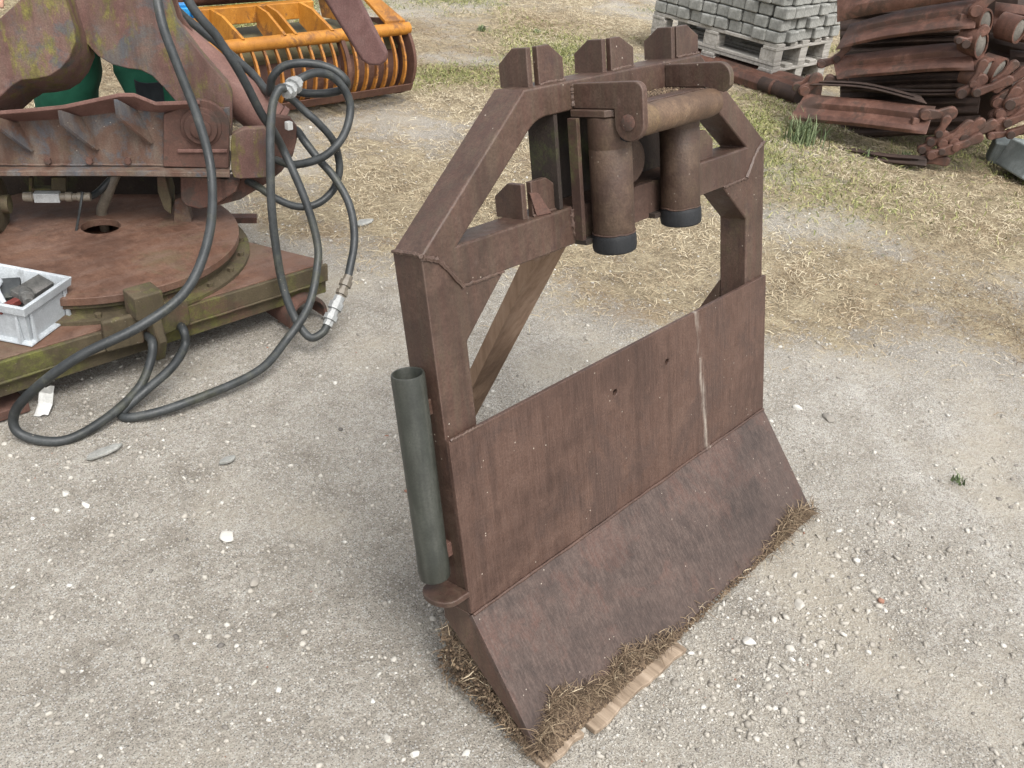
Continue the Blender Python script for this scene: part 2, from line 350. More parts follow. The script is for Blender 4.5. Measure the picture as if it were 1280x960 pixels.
def ground_material():
    t = NT('gravel_and_straw_ground')
    P = t.tc.outputs['Object']
    n0 = t.noise(.9, 6, .6); n1 = t.noise(7, 8, .65); n2 = t.noise(60, 6, .75); n3 = t.noise(260, 3, .7)
    grav = t.ramp(t.math('ADD', t.math('MULTIPLY', n0, .45), t.math('MULTIPLY', n1, .55)),
                  [(.38, (.29, .262, .218)), (.47, (.41, .378, .322)), (.55, (.47, .438, .38)), (.64, (.58, .552, .495))])
    grav = t.mix(t.ramp(n2, [(.35, .6), (.57, 0.0)]), grav, (.22, .19, .155))
    grav = t.mix(t.ramp(n2, [(.55, 0.0), (.72, .8)]), grav, (.44, .425, .395))
    grav = t.mix(t.ramp(n3, [(.36, .7), (.52, 0.0)]), grav, (.13, .115, .098))
    for sc, th, gate, c in ((150, .2, .5, (.56, .55, .52)), (75, .14, .52, (.5, .48, .44)), (210, .2, .52, (.07, .068, .068))):
        v = t.node('ShaderNodeTexVoronoi'); v.inputs['Scale'].default_value = sc; t.l(P, v.inputs['Vector'])
        sp = t.node('ShaderNodeSeparateColor'); t.l(v.outputs['Color'], sp.inputs[0])
        mk = t.math('MULTIPLY', t.math('LESS_THAN', v.outputs['Distance'], th * 1.6), t.math('GREATER_THAN', sp.outputs[0], gate))
        grav = t.mix(t.math('MULTIPLY', mk, .65), grav, c)
    # sandy worn patches
    grav = t.mix(t.ramp(t.noise(1.7, 5, .6), [(.52, 0.0), (.66, .55)]), grav, (.42, .37, .29))
    a = t.node('ShaderNodeAttribute', attribute_name='tone')
    fib = t.noise(1.0, 6, .7, t.coord((90, 28, 30)), 1.5); fib2 = t.noise(1.0, 6, .7, t.coord((26, 85, 30)), 1.5)
    fb = t.math('MAXIMUM', fib, fib2)
    straw = t.ramp(t.math('ADD', t.math('MULTIPLY', fb, .7), t.math('MULTIPLY', n1, .3)),
                   [(.4, (.075, .054, .032)), (.49, (.2, .155, .095)), (.59, (.38, .315, .2)), (.72, (.56, .5, .36))])
    straw = t.mix(t.ramp(t.noise(1.4, 6, .65), [(.52, 0.0), (.68, .6)]), straw, (.17, .105, .055))
    sm = t.math('ADD', a.outputs['Fac'], t.math('MULTIPLY', t.math('SUBTRACT', t.math('ADD', t.math('MULTIPLY', n1, .5), t.math('MULTIPLY', n2, .5)), .5), 2.6))
    col = t.mix(t.ramp(sm, [(.28, 0.0), (.62, .92)]), grav, straw)
    g = t.node('ShaderNodeAttribute', attribute_name='green')
    gm = t.math('MULTIPLY', g.outputs['Fac'], t.ramp(t.noise(22, 6, .7), [(.4, 0.0), (.62, .8)]))
    col = t.mix(gm, col, (.19, .19, .055))
    t.bump(t.math('ADD', t.math('MULTIPLY', n2, .9), t.math('ADD', t.math('MULTIPLY', n3, .4), t.math('MULTIPLY', n1, 1.4))), .9, .016)
    return t.fin(col, .95, 0, .2)
tone = np.array([straw1(x, y) for x, y, z in V]); grn = np.array([green1(x, y) for x, y, z in V])
ground = np_mesh('ground', V, ii, ground_material(), tone, True); tag(ground, kind='structure')
ga = ground.data.attributes.new('green', 'FLOAT', 'POINT'); ga.data.foreach_set('value', grn.astype(np.float32))

# loose gravel: nobody could count it
def in_view(x, y, pad=60):
    d = Vector((x, y, 0)) - CAM_POS; c = d.dot(FWD)
    if c < .3: return None
    u = 640 + FPX * d.dot(RIGHT) / c; v = 480 + FPX * d.dot(DOWN) / c
    return c if (-pad * 2 < u < 1280 + pad * 2 and -pad < v < 960 + pad) else None
ico = bmesh.new(); bmesh.ops.create_icosphere(ico, subdivisions=1, radius=1); ico.verts.index_update()
IV = np.array([v.co for v in ico.verts]); IF = np.array([[v.index for v in f.verts] for f in ico.faces]); ico.free()
ico = bmesh.new(); bmesh.ops.create_icosphere(ico, subdivisions=3, radius=1); ico.verts.index_update()
IV2 = np.array([v.co for v in ico.verts]); IF2 = np.array([[v.index for v in f.verts] for f in ico.faces]); ico.free()
def rot_rand(n):
    q = rng.normal(size=(n, 4)); q /= np.linalg.norm(q, axis=1)[:, None]; a, b, c, d = q.T
    return np.stack([np.stack([1 - 2 * (c * c + d * d), 2 * (b * c - a * d), 2 * (b * d + a * c)], -1),
                     np.stack([2 * (b * c + a * d), 1 - 2 * (b * b + d * d), 2 * (c * d - a * b)], -1),
                     np.stack([2 * (b * d - a * c), 2 * (c * d + a * b), 1 - 2 * (b * b + c * c)], -1)], 1)
def stones(name, pts, size, tones, seed_rough=.28):
    n = len(pts); sc = size[:, None] * (1 + rng.uniform(-.35, .35, (n, 3)))
    # chipped gravel: cut the sphere with a few random planes, so the pieces have flat broken faces
    v = np.repeat(IV[None], n, 0)
    for _ in range(7):
        nn = rng.normal(size=(n, 3)); nn /= np.linalg.norm(nn, axis=1)[:, None]; dd = rng.uniform(.3, .75, n)
        ov = np.maximum(0, np.einsum('nvk,nk->nv', v, nn) - dd[:, None]); v = v - ov[..., None] * nn[:, None, :]
    v = v * sc[:, None, :]
    v = np.einsum('nij,nkj->nki', rot_rand(n), v); v[..., 2] *= .75; v += pts[:, None, :]
    f = IF[None] + (np.arange(n) * len(IV))[:, None, None]
    return np_mesh(name, v.reshape(-1, 3), f.reshape(-1, 3), M_stone, np.repeat(tones, len(IV)))
PT = []; SZ = []; TN = []
while len(PT) < 62000:
    x = rng.uniform(-1.5, 3.4); y = rng.uniform(-1.2, 3.4); D = in_view(x, y)
    if D is None or rng.random() > min(1, (2.0 / D) ** 1.5): continue
    k = straw1(x, y)
    cl = mnoise.noise((x * 1.6, y * 1.6, 30)) + .6 * mnoise.noise((x * 4.5, y * 4.5, 31))
    near_lip = math.exp(-((y + .13 + .1 * x) ** 2) / .02) * (0 < x - .3 < 1.0)
    if rng.random() > (.35 + .9 * max(0, cl) + .8 * near_lip) * (1 - .7 * k): continue
    s = min(.0014 * (1 - rng.random()) ** -.44, .010) * (1.2 if near_lip > .4 else 1)
    PT.append((x, y, gz1(x, y) + s * .08)); SZ.append(s); TN.append(min(.98, max(0, rng.normal(.5, .18))) if rng.random() > .003 else 1.0)
tag(stones('gravel', np.array(PT), np.array(SZ), np.array(TN)), kind='stuff')

# dry grass lying over the ground
def blades(name, P, A, LEN, WID, LIFT, mat, tones, curl=.6):
    n = len(P); ns = 4; t = np.linspace(0, 1, ns)
    cu = rng.normal(0, curl, n); ang = A[:, None] + cu[:, None] * t[None]
    st = LEN[:, None] / (ns - 1)
    dx = np.cumsum(np.cos(ang) * st, 1) - np.cos(A)[:, None] * st; dy = np.cumsum(np.sin(ang) * st, 1) - np.sin(A)[:, None] * st
    ht = LIFT[:, None] * (np.sin(t * math.pi * rng.uniform(.5, 1.05, n)[:, None]))
    c = np.stack([P[:, 0:1] + dx, P[:, 1:2] + dy, P[:, 2:3] + ht], -1)
    wv = WID[:, None] * (1 - .75 * t[None] ** 1.5) * .5
    tilt = rng.uniform(-.8, .8, n)[:, None]
    sx = -np.sin(ang) * np.cos(tilt); sy = np.cos(ang) * np.cos(tilt); sz = np.sin(tilt) * np.ones_like(ang)
    side = np.stack([sx, sy, sz], -1) * wv[..., None]
    v = np.stack([c - side, c + side], 2).reshape(n, ns * 2, 3)
    q = np.array([(2 * i, 2 * i + 1, 2 * i + 3, 2 * i + 2) for i in range(ns - 1)])
    f = q[None] + (np.arange(n) * ns * 2)[:, None, None]
    return np_mesh(name, v.reshape(-1, 3), f.reshape(-1, 4), mat, np.repeat(tones, ns * 2))
def scatter(N, dens, x0, x1, y0, y1, smin, smax):
    P = []; S = []
    while len(P) < N:
        x = rng.uniform(x0, x1); y = rng.uniform(y0, y1); D = in_view(x, y)
        if D is None or rng.random() > dens(x, y): continue
        P.append((x, y, gz1(x, y) + .001)); S.append(rng.uniform(smin, smax) * (1 + .06 * D))
    return np.array(P), np.array(S)
P, S = scatter(120000, lambda x, y: straw1(x, y) ** 1.2 * (.3 + .7 * (mnoise.noise((x * 6, y * 6, 40)) > -.1)), .5, 8.5, -.9, 6.8, .014, .042)
n = len(P); tb = np.array([mnoise.noise((x * .9, y * .9, 50)) for x, y, z in P])
tag(blades('dry_grass', P, rng.uniform(0, 6.283, n), S, rng.uniform(.0012, .0026, n) * (1 + .15 * np.linalg.norm(P[:, :2], axis=1) / 3), rng.uniform(.002, .014, n), M_straw,
           np.clip(rng.normal(.62, .24, n) + .65 * tb, 0, 1), .7), kind='stuff')
P, S = scatter(34000, lambda x, y: green1(x, y) ** 1.5, 2.2, 8.5, -.6, 6.8, .015, .04)
n = len(P); tag(blades('green_ground_cover', P, rng.uniform(0, 6.283, n), S, rng.uniform(.003, .006, n), rng.uniform(.008, .028, n), M_green, rng.random(n)), kind='stuff')

# ================================================================== THE LEANING FRAME
TH = R(14); LY, LZ = .1525, .2702
H, W, E0 = .3721, 1.1, .0026; YB = .0111; DD = .0738; ZS, ZT, XT = .7059, .9291, .2754
org = Matrix.Translation((0, 0, .018)) @ Matrix.Rotation(-TH, 4, 'X') @ Matrix.Translation((0, LY, LZ))
fr = empty('loader_frame', org, 'tall rusty brown steel loader frame with rollers and a slanted lower blade', 'attachment')
def lp(x, y, z): return org @ Vector((x, y, z))
def arc(pts, i, r, n=5):
    """round corner i of a 2D polygon"""
    a, b, c = Vector(pts[i - 1]), Vector(pts[i]), Vector(pts[(i + 1) % len(pts)])
    u = (a - b).normalized(); w_ = (c - b).normalized(); p, q = b + u * r, b + w_ * r
    return [((1 - t) ** 2 * p + 2 * t * (1 - t) * b + t * t * q) for t in [k / n for k in range(n + 1)]]
outer = [(E0, -.03), (E0, ZS), (XT, ZT), (W - XT, ZT), (W - E0, ZS), (W - E0, -.03), (W - .0815, -.03), (W - .0815, .5315), (W - .1884, .6304), (.1884, .6304), (.0815, .5315), (.0815, -.03)]
hp = [(.0845, .7034), (.302, .8765), (W - .302, .8765), (W - .0845, .7034)]
hole = [Vector(hp[0])] + arc(hp, 1, .03) + arc(hp, 2, .03) + [Vector(hp[3])]
b = MB().sheet([(x, YB, z) for x, z in outer], [[(p[0], YB, p[1]) for p in hole]], (0, DD, 0))
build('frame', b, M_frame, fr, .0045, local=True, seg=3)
# weld beads at the joints
def weld(pts, r=.005):
    q = spline([Vector(p) for p in pts], 10); q = [p + Vector((random.uniform(-1, 1), 0, random.uniform(-1, 1))) * .0012 for p in q]
    return MB().tube(q, [r * random.uniform(.7, 1.25) for _ in q], 6)
for sgn in (0, 1):
    X = (lambda x: W - x) if sgn else (lambda x: x)
    build('weld_seam', weld([(X(.004), YB - .0005, ZS - .002), (X(.04), YB - .0005, .685), (X(.0845), YB - .0005, .632)]), M_frame, fr, local=True)
    build('weld_seam', weld([(X(.0845), YB - .0005, .632), (X(.13), YB - .0005, .6315), (X(.186), YB - .0005, .63)], .003), M_frame, fr, local=True)
build('weld_seam', weld([(E0 - .0005, YB + DD, ZS), (E0 - .0005, YB + .04, ZS + .001), (E0, YB, ZS)], .004), M_frame, fr, local=True)
build('weld_seam', weld([(.004, -.0005, H + .001), (.04, -.0005, H + .001), (.0805, -.0005, H + .001)], .003), M_frame, fr, local=True)
build('weld_seam', weld([(.402, YB - .001, .922), (.402, YB - .001, .9), (.402, YB - .001, .882)], .005), M_frame, fr, local=True)
build('weld_seam', weld([(.707, YB - .001, .922), (.707, YB - .001, .9), (.707, YB - .001, .882)], .005), M_frame, fr, local=True)
build('weld_seam', weld([(.386, YB - .001, .634), (.378, YB - .001, .68), (.382, YB - .001, .7)], .004), M_frame, fr, local=True)
for lx0, lx1, lz in ((.333, .401, ZT), (.54, .612, ZT), (.76, .84, ZT), (.29, .368, .7034)):
    build('weld_seam', weld([(lx0, YB + .0155, lz), ((lx0 + lx1) / 2, YB + .0155, lz + .001), (lx1, YB + .0155, lz)], .0035), M_frame, fr, local=True)
# blade with its two bolt holes
circ = lambda cx, cz, r: [(cx + r * math.cos(a), 0, cz + r * math.sin(a)) for a in [2 * math.pi * k / 14 for k in range(14)]]
b = MB().sheet([(0, 0, 0), (W, 0, 0), (W, 0, H), (0, 0, H)], [circ(.4703, .2871, .007), circ(.6619, .2893, .007)], (0, YB - .0008, 0))
build('blade', b, M_blade, fr, .002, local=True)
for cx, cz in ((.4703, .2871), (.6619, .2893)):
    build('hole_backing', MB().lathe((cx, .0125, cz), (0, -1, 0), [(0, 0), (.012, 0), (.012, .0005), (0, .0005)], 14), M_dark, fr, local=True)
# slanted lower plate
dirl = Vector((0, -LY, -LZ)).normalized(); nl = Vector((0, dirl.z, -dirl.y)); nl = nl if nl.y > 0 else -nl
rows = []
for i in range(9):
    row = []
    for k in range(41):
        x = W * k / 40; t = i / 8; p = Vector((x, -LY * t, -LZ * t - .0015))
        if i == 8: p += dirl * (.004 * mnoise.noise((x * 7, 0, 3)) - .003)
        row.append(p)
    rows.append(row)
build('lower_blade', MB().loft(rows, nl * .012), M_lip, fr, .0015, local=True)
build('weld_seam', weld([(.004, -.002, -.001), (.3, -.0025, -.001), (.7, -.002, -.001), (1.096, -.002, -.001)], .0035), M_blade, fr, local=True)
build('underside_plate', MB().loft([[(x, .084, -.045), (x, -.13, -.262)] for x in (.012, W - .012)], Vector((0, -.006, .008))), M_lip, fr, local=True)
for x0 in (.001, W - .013):
    build('side_gusset', MB().prism([(x0, .011, -.002), (x0, .0845, -.002), (x0, .0845, -.045), (x0, -.134, -.264), (x0, -.1385, -.2715 + .008), (x0, .0085, -.006)], (.012, 0, 0)), M_frame, fr, .001, local=True)
# rear foot gussets low on the posts
for x0 in (W - .081, .06):
    build('foot_gusset', MB().prism([(x0, .0855, .37), (x0, .15, .28), (x0, .16, .02), (x0, .0855, -.02)], (.02, 0, 0)), M_frame, fr, .0015, local=True)
# stop lugs: a fore-aft plate and a cross plate each
def lug(x, z, h, wd, w2, slot=.012, flip=False):
    t = .012; yb, yf = YB + DD + .012, YB + .016
    p = [(x, yb, z), (x, yf, z), (x, yf, z + h), (x, yb - .035, z + h), (x, yb, z + h * .6)]
    b1 = MB().prism(p, (t, 0, 0)); build('lug_plate', b1, M_frame, fr, .0015, local=True)
    xa = x + t + slot
    p = [(xa, yf, z), (xa + wd, yf, z), (xa + wd, yf, z + h * .62), (xa + wd - w2, yf, z + h), (xa, yf, z + h)]
    build('lug_plate', MB().prism(p, (0, t, 0)), M_frame, fr, .0015, local=True)
lug(.305, ZT - .001, .066, .068, .036, .016); lug(.514, ZT - .001, .06, .072, .042, .014); lug(.742, ZT - .001, .062, .08, .042, .006)
lug(.264, .7029, .064, .078, .036, .014); lug(.80, .7029, .064, .07, .03, .014)
build('steel_wedge', MB().prism([(.294, .022, .704), (.324, .012, .704), (.3, .018, .745), (.284, .026, .748)], (.006, .01, 0)), M_rust, fr, .001, local=True)
# brackets carrying the cross roller
def bracket(x0, t):
    p = [(.0105, .8795), (.0105, .923), (-.112, .926)]
    p += [(-.128 - .018 * math.sin(a), .908 + .018 * math.cos(a)) for a in [k * math.pi / 10 for k in range(0, 6)]]
    p += [(-.1145 - .0315 * math.cos(a), .856 - .0315 * math.sin(a)) for a in [k * math.pi / 10 for k in range(0, 11)]]
    p += [(-.083, .8795)]
    return MB().prism([(x0, y, z) for y, z in p], (t, 0, 0))
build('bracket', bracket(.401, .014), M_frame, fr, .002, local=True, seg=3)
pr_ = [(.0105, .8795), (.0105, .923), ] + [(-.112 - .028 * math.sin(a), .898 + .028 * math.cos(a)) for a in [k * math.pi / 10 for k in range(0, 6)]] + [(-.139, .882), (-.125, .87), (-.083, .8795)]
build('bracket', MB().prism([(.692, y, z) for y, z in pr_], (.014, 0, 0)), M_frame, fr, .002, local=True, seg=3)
for xx, sg in ((.4005, -1),):
    build('axle_bolt', MB().lathe((xx, -.1135, .857), (sg, 0, 0), [(.0001, .004), (.009, .004), (.0145, .002), (.0145, 0)], 20), M_rust, fr, local=True)
build('shelf_plate', MB().prism([(.392, .0105, .866), (.712, .0105, .866), (.712, -.07, .866), (.70, -.08, .866), (.405, -.08, .866), (.392, -.068, .866)], (0, 0, .0125)), M_frame, fr, .0015, local=True)
xr0, xr1, rr = .418, .6905, .0275
build('cross_roller', MB().lathe((xr0, -.1, .852), (1, 0, 0), [(.008, 0), (rr - .002, 0), (rr, .002)] + [(rr + .0004 * random.uniform(-1, 1), .002 + (xr1 - xr0 - .004) * k / 24) for k in range(1, 24)] + [(rr - .002, xr1 - xr0), (.008, xr1 - xr0)], 32), M_cross, fr, local=True)
build('washer', MB().lathe((.4155, -.1, .852), (1, 0, 0), [(.006, 0), (.031, 0), (.031, .003), (.006, .003)], 28, True), M_rub, fr, local=True)
for cx in (.432, .656):
    rt = build('upright_roller', MB().lathe((cx, -.0465, .645), (0, 0, 1), [(.0001, 0), (.0385, 0), (.04, .003), (.04, .16), (.0392, .1615), (.0392, .164), (.04, .1655), (.04, .218), (.037, .2205), (.0001, .2205)], 40), M_roller, fr, local=True)
    build('rubber_cap', MB().lathe((cx, -.0465, .613), (0, 0, 1), [(.0001, 0), (.037, 0), (.041, .003), (.0425, .012), (.042, .028), (.0405, .036), (.039, .0375), (.0001, .0375)], 40), M_rub, rt, local=True)
    cq = []
    for a in np.linspace(0, 2 * math.pi, 41): cq.append((cx + .0405 * math.cos(a), -.0465 + .0405 * math.sin(a), .6505 + .003 * mnoise.noise((math.cos(a) * 2, math.sin(a) * 2, cx * 9))))
    build('cap_lip', MB().tube(cq, .0016, 6), M_mossy, rt, local=True)
    build('bearing_plate', MB().prism([(cx - .05, .0105, .641), (cx + .02, .0105, .641), (cx + .02, -.03, .641), (cx - .05, -.018, .641)], (0, 0, -.01)), M_dark, fr, .001, local=True)
# housing between the beams
for x0 in (.386, .712): build('housing_plate', MB().box((x0, -.001, .752), (.01, .022, .226)), M_mossy, fr, .001, local=True)
for x0 in (.356, .764): build('housing_plate', MB().box((x0, .048, .79), (.01, .066, .172)), M_dark, fr, .001, local=True)
build('housing_back', MB().box((.56, .078, .79), (.40, .008, .172)), M_dark, fr, .001, local=True)
build('housing_front', MB().box((.55, .004, .668), (.32, .012, .072)), M_mossy, fr, .001, local=True)
build('guide_disc', MB().lathe((.546, .02, .76), (0, -1, 0), [(.0001, 0), (.043, 0), (.045, .004), (.045, .026), (.041, .03), (.0001, .03)], 30), M_roller, fr, local=True)
build('hub_bolt', MB().lathe((.374, .05, .755), (0, -1, 0), [(.0001, 0), (.012, 0), (.012, .012), (.0001, .014)], 6), M_fit, fr, local=True)
# document tube on the left post
pa, pb = Vector((-.033, .053, .087)), Vector((-.033, .046, .505)); ax = (pb - pa); ln = ax.length
tb = build('holder_tube', MB().lathe(pa, ax, [(.0001, .004), (.029, 0), (.030, .003), (.0302, .045), (.0295, .047), (.0295, ln - .003), (.0285, ln), (.0262, ln), (.0255, ln - .002), (.0255, .02), (.0001, .02)], 36), M_pipe, fr, local=True)
build('tube_clip', MB().box((-.003, .05, .135), (.016, .03, .03)), M_rust, fr, .002, local=True)
build('tube_clip', MB().box((-.001, .05, .43), (.012, .026, .03)), M_frame, fr, .002, local=True)
hx = [(E0, .0, .04), (E0, .088, .04)] + [(-.03 - .03 * math.sin(a) , .044 + .044 * math.cos(a), .04) for a in [k * math.pi / 8 for k in range(0, 9)]]
build('rest_tab', MB().prism([hx[0]] + hx[2:][::-1] + [hx[1]], (0, 0, .012)), M_frame, fr, .002, local=True)

# plank propping the frame from behind
A = lp(.445, .1035, .62); Bq = Vector((.585, .86, .004)); dv = (A - Bq).normalized(); sdv = Vector((1, 0, 0)); sdv = (sdv - dv * sdv.dot(dv)).normalized(); nv = dv.cross(sdv).normalized()
rows = [[Bq + dv * (.86 * k / 10) + sdv * s_ for k in range(11)] for s_ in (-.045, -.0449, .0449, .045)]
pl = build('plank', MB().loft(rows, nv * .03), M_wood, None, .003, origin=Bq)
tag(pl, 'brown weathered plank leaning diagonally behind the tall rusty frame, propping it up', 'plank')

# boards the lip stands on
def board(x0, x1, y0, y1, z, th, skew, label):
    nseg = 30; rows = []
    for k in range(nseg + 1):
        x = x0 + (x1 - x0) * k / nseg; j = .005 * mnoise.noise((x * 31, 1, y0)) + .014 * mnoise.noise((x * 9, 4, y0))
        rows.append([Vector((x + skew * 0, y0 + j - .03 * x, z)), Vector((x, y0 + .03, z)), Vector((x + skew, y1, z))])
    o = build('wooden_board', MB().loft(rows, (0, 0, -th)), M_board, None, .002, origin=(x0, y0, z - th)); tag(o, label, 'board', 'boards under the frame')
board(-.006, .108, -.017, .37, .0165, .0145, .085, 'short splintered wooden board under the near left corner of the slanted blade')
board(.128, .445, -.024, .34, .0155, .0135, .02, 'wide broken wooden board poking out under the front edge of the slanted blade')
# dead grass caught along the blade edge
def lip_edge(x):
    return max(.002, .058 * math.exp(-((x - .09) / .09) ** 2) + .034 * math.exp(-((x - .3) / .1) ** 2) + .022 * math.exp(-((x - 1.0) / .07) ** 2) + .02 * mnoise.noise((x * 17, 3, 3)) * math.exp(-x * 2.5))
P = []; L_ = []; T_ = []; LF = []
for k in range(2500):
    r_ = rng.random()
    ed_ = None
    if r_ < .62: x = rng.uniform(.0, .3) if r_ < .5 else rng.uniform(.25, .44)
    elif r_ < .93: x = min(1.1, .99 + rng.normal(0, .06))
    else: x = rng.uniform(.35, 1.1)
    u_ = lip_edge(x) + rng.normal(0, .009)
    p = lp(x, -LY, -LZ) + (org.to_3x3() @ (-dirl)) * u_ + Vector((0, -.004, .004 + .007 * rng.random()))
    P.append(p); L_.append(rng.uniform(.012, .045)); LF.append(rng.uniform(.0, .014)); T_.append(min(1, max(0, rng.normal(.45, .25))))
for k in range(1300):                     # packed under the open left side
    t_ = rng.random(); p = lp(rng.normal(.014, .008), .09 - .235 * t_, -.045 - .232 * t_)
    p.z = .017 + (p.z - .02) * rng.random() ** 1.2; P.append(p); L_.append(rng.uniform(.012, .04)); LF.append(rng.uniform(-.01, .012)); T_.append(min(1, max(0, rng.normal(.5, .25))))
n = len(P); tag(blades('dead_grass_litter', np.array(P), rng.uniform(0, 6.283, n), np.array(L_), rng.uniform(.0009, .0024, n), np.array(LF), M_litter, np.array(T_), .35), kind='stuff')
PT = []; SZ = []
for k in range(7500):
    r_ = rng.random(); x = rng.uniform(.0, .22) if r_ < .5 else (rng.uniform(.2, .46) if r_ < .75 else (min(1.1, .99 + rng.normal(0, .07)) if r_ < .9 else rng.uniform(.3, 1.1)))
    u_ = -.008 + (lip_edge(x) + .01) * rng.random() ** .9
    p = lp(x, -LY, -LZ) + (org.to_3x3() @ (-dirl)) * u_ + Vector((0, -.001, .0015)); PT.append(p); SZ.append(rng.uniform(.0015, .0048))
for k in range(900):
    t_ = rng.random(); p = lp(rng.normal(.006, .008), .09 - .235 * t_, -.045 - .232 * t_); p.z = .017 + (p.z - .02) * rng.random() * .8; PT.append(p); SZ.append(rng.uniform(.002, .006))
for k in range(500):
    x = .60 + rng.normal(0, .04); PT.append(lp(min(.68, max(.43, x)), rng.uniform(-.045, .006), .879)); SZ.append(rng.uniform(.0015, .005))
so_ = stones('soil', np.array(PT), np.array(SZ), np.clip(rng.normal(.3, .18, len(PT)), 0, .7)); so_.data.materials[0] = M_litter; tag(so_, kind='stuff')

# ================================================================== THE ROTATOR MACHINE (left)
mc = empty('rotator_machine', (.2, 2.2, 0), 'large mossy rusted rotator machine with a round turntable and two curved levers', 'machine')
# --- base
Z0, Z1 = .085, .2
bl, br_ = Vector((-.75, 1.60, 0)), Vector((.66, 1.575, 0))        # front edge, along X
fl0 = pz(0, 452, Z1); fr0 = pz(410, 329, Z1)
ex = (fr0 - fl0); ex.z = 0; ex.normalize(); ey = Vector((-ex.y, ex.x, 0))
c0 = fr0.copy(); c0.z = 0
def bs(a, b_, z): return c0 + ex * a + ey * b_ + Vector((0, 0, z))   # a<=0 to the left, b_>=0 to the back
build('base_plate', MB().prism([bs(0, .03, Z1 - .012), bs(-.33, .72, Z1 - .012), bs(-1.35, .72, Z1 - .012), bs(-1.35, .012, Z1 - .012), bs(-.02, .012, Z1 - .012)], (0, 0, .012)), M_disc, mc, .002)
build('base_beam', MB().prism([bs(0, 0, Z1 - .004), bs(0, 0, .135), bs(0, .014, .128), bs(0, .014, Z0), bs(0, .024, Z0), bs(0, .026, Z1 - .013), bs(0, .012, Z1 - .004)], ex * -1.4), M_mossbase, mc, .003)
build('base_beam', MB().prism([bs(-.002, .026, Z0), bs(-.33, .72, Z0), bs(-.35, .70, Z0), bs(-.04, .03, Z0)], (0, 0, Z1 - Z0 - .014)), M_mossbase, mc, .003)
build('weld_seam', weld([bs(-.05, -.002, .137), bs(-.4, -.002, .137), bs(-1.3, -.002, .137)], .004), M_mossbase, mc)
for uv0, lab in (((380, 400), 0), ):
    f_ = pz(*uv0, .04); b = MB(); prof = []
    ring = [(.075 * math.cos(a), .075 * math.sin(a)) for a in np.linspace(-.25, math.pi + .25, 15)] + [(.063 * math.cos(a), .063 * math.sin(a)) for a in np.linspace(math.pi + .25, -.25, 15)]
    ft = build('foot', MB().prism([f_ + ex * (x + .02) + Vector((0, 0, z + .0)) for x, z in ring], ey * .22), M_rust, mc, .002)
f_ = pz(22, 520, .02); build('foot', MB().box(f_ + ey * .1 - ex * .07, (.22, .16, .03)), M_rust, mc, .004)
build('foot', MB().box(bs(-.9, .35, .04), (.2, .3, .08)), M_rust, mc, .004)
# --- turntable
dc = pz(118, 292, .27); dc.z = 0
RD = .445
build('bearing_ring', MB().lathe(dc + Vector((0, 0, Z1 - .001)), (0, 0, 1), [(.3, 0), (RD + .03, 0), (RD + .03, .012), (RD - .02, .013), (RD - .02, .045), (.3, .045)], 72, True), M_mossbase, mc)
bolt0 = None
for k in range(24):
    a = 2 * math.pi * (k + .3) / 24; c_ = dc + Vector((math.cos(a) * (RD + .006), math.sin(a) * (RD + .006), Z1 + .011))
    if bolt0 is None: bolt0 = build('ring_bolt', MB().lathe(c_, (0, 0, 1), [(.0001, .012), (.01, .012), (.01, 0)], 6), M_mossbase, mc); c0_ = c_
    else:
        o = bolt0.copy(); COL.objects.link(o); o.parent = mc; o.location = c_ - c0_; WM[o.name] = WM[mc.name]
hr = .055; prof = [(hr, .0), (RD - .004, 0), (RD, .004), (RD, .02), (RD - .004, .024), (hr, .024)]
hc = pz(126, 283, .27) ; hc.z = 0
ring = [dc + Vector((RD * math.cos(a), RD * math.sin(a), .247)) for a in np.linspace(0, 2 * math.pi, 73)[:-1]]
hol = [hc + Vector((.06 * math.cos(a), .06 * math.sin(a), .247)) for a in np.linspace(0, 2 * math.pi, 21)[:-1]]
build('turntable', MB().sheet(ring, [hol], (0, 0, .024)), M_disc, mc, .002, smooth=40)
ring2 = [dc + Vector(((RD - .006) * math.cos(a), (RD - .006) * math.sin(a), .2455)) for a in np.linspace(0, 2 * math.pi, 73)[:-1]]
build('turntable_rim', MB().prism(ring2, (0, 0, -.0)) if False else MB().lathe(dc + Vector((0, 0, .231)), (0, 0, 1), [(.3, 0), (RD - .012, 0), (RD - .008, .003), (RD - .008, .0135), (.3, .0135)], 72, True), M_mossbase, mc)
# --- clamp block on the front edge
q = pz(206, 420, Z1); ca = (q - c0).dot(ex)
build('clamp_block', MB().box(bs(ca, -.02, .265), (.085, .075, .075), Matrix.Rotation(math.atan2(ex.y, ex.x), 3, 'Z')), M_mossbase, mc, .006)
build('clamp_plate', MB().box(bs(ca - .07, -.012, .185), (.11, .02, .1), Matrix.Rotation(math.atan2(ex.y, ex.x) - .1, 3, 'Z')), M_mossbase, mc, .008)
build('clamp_plate', MB().box(bs(ca + .085, -.012, .185), (.1, .02, .09), Matrix.Rotation(math.atan2(ex.y, ex.x) + .15, 3, 'Z')), M_mossbase, mc, .008)
build('clamp_plate', MB().prism([bs(ca + .0, .0, .23), bs(ca + .0, -.05, .23), bs(ca + .0, -.075, .15), bs(ca + .0, -.045, .075), bs(ca + .0, 0, .085)], ex * .03), M_mossbase, mc, .006)
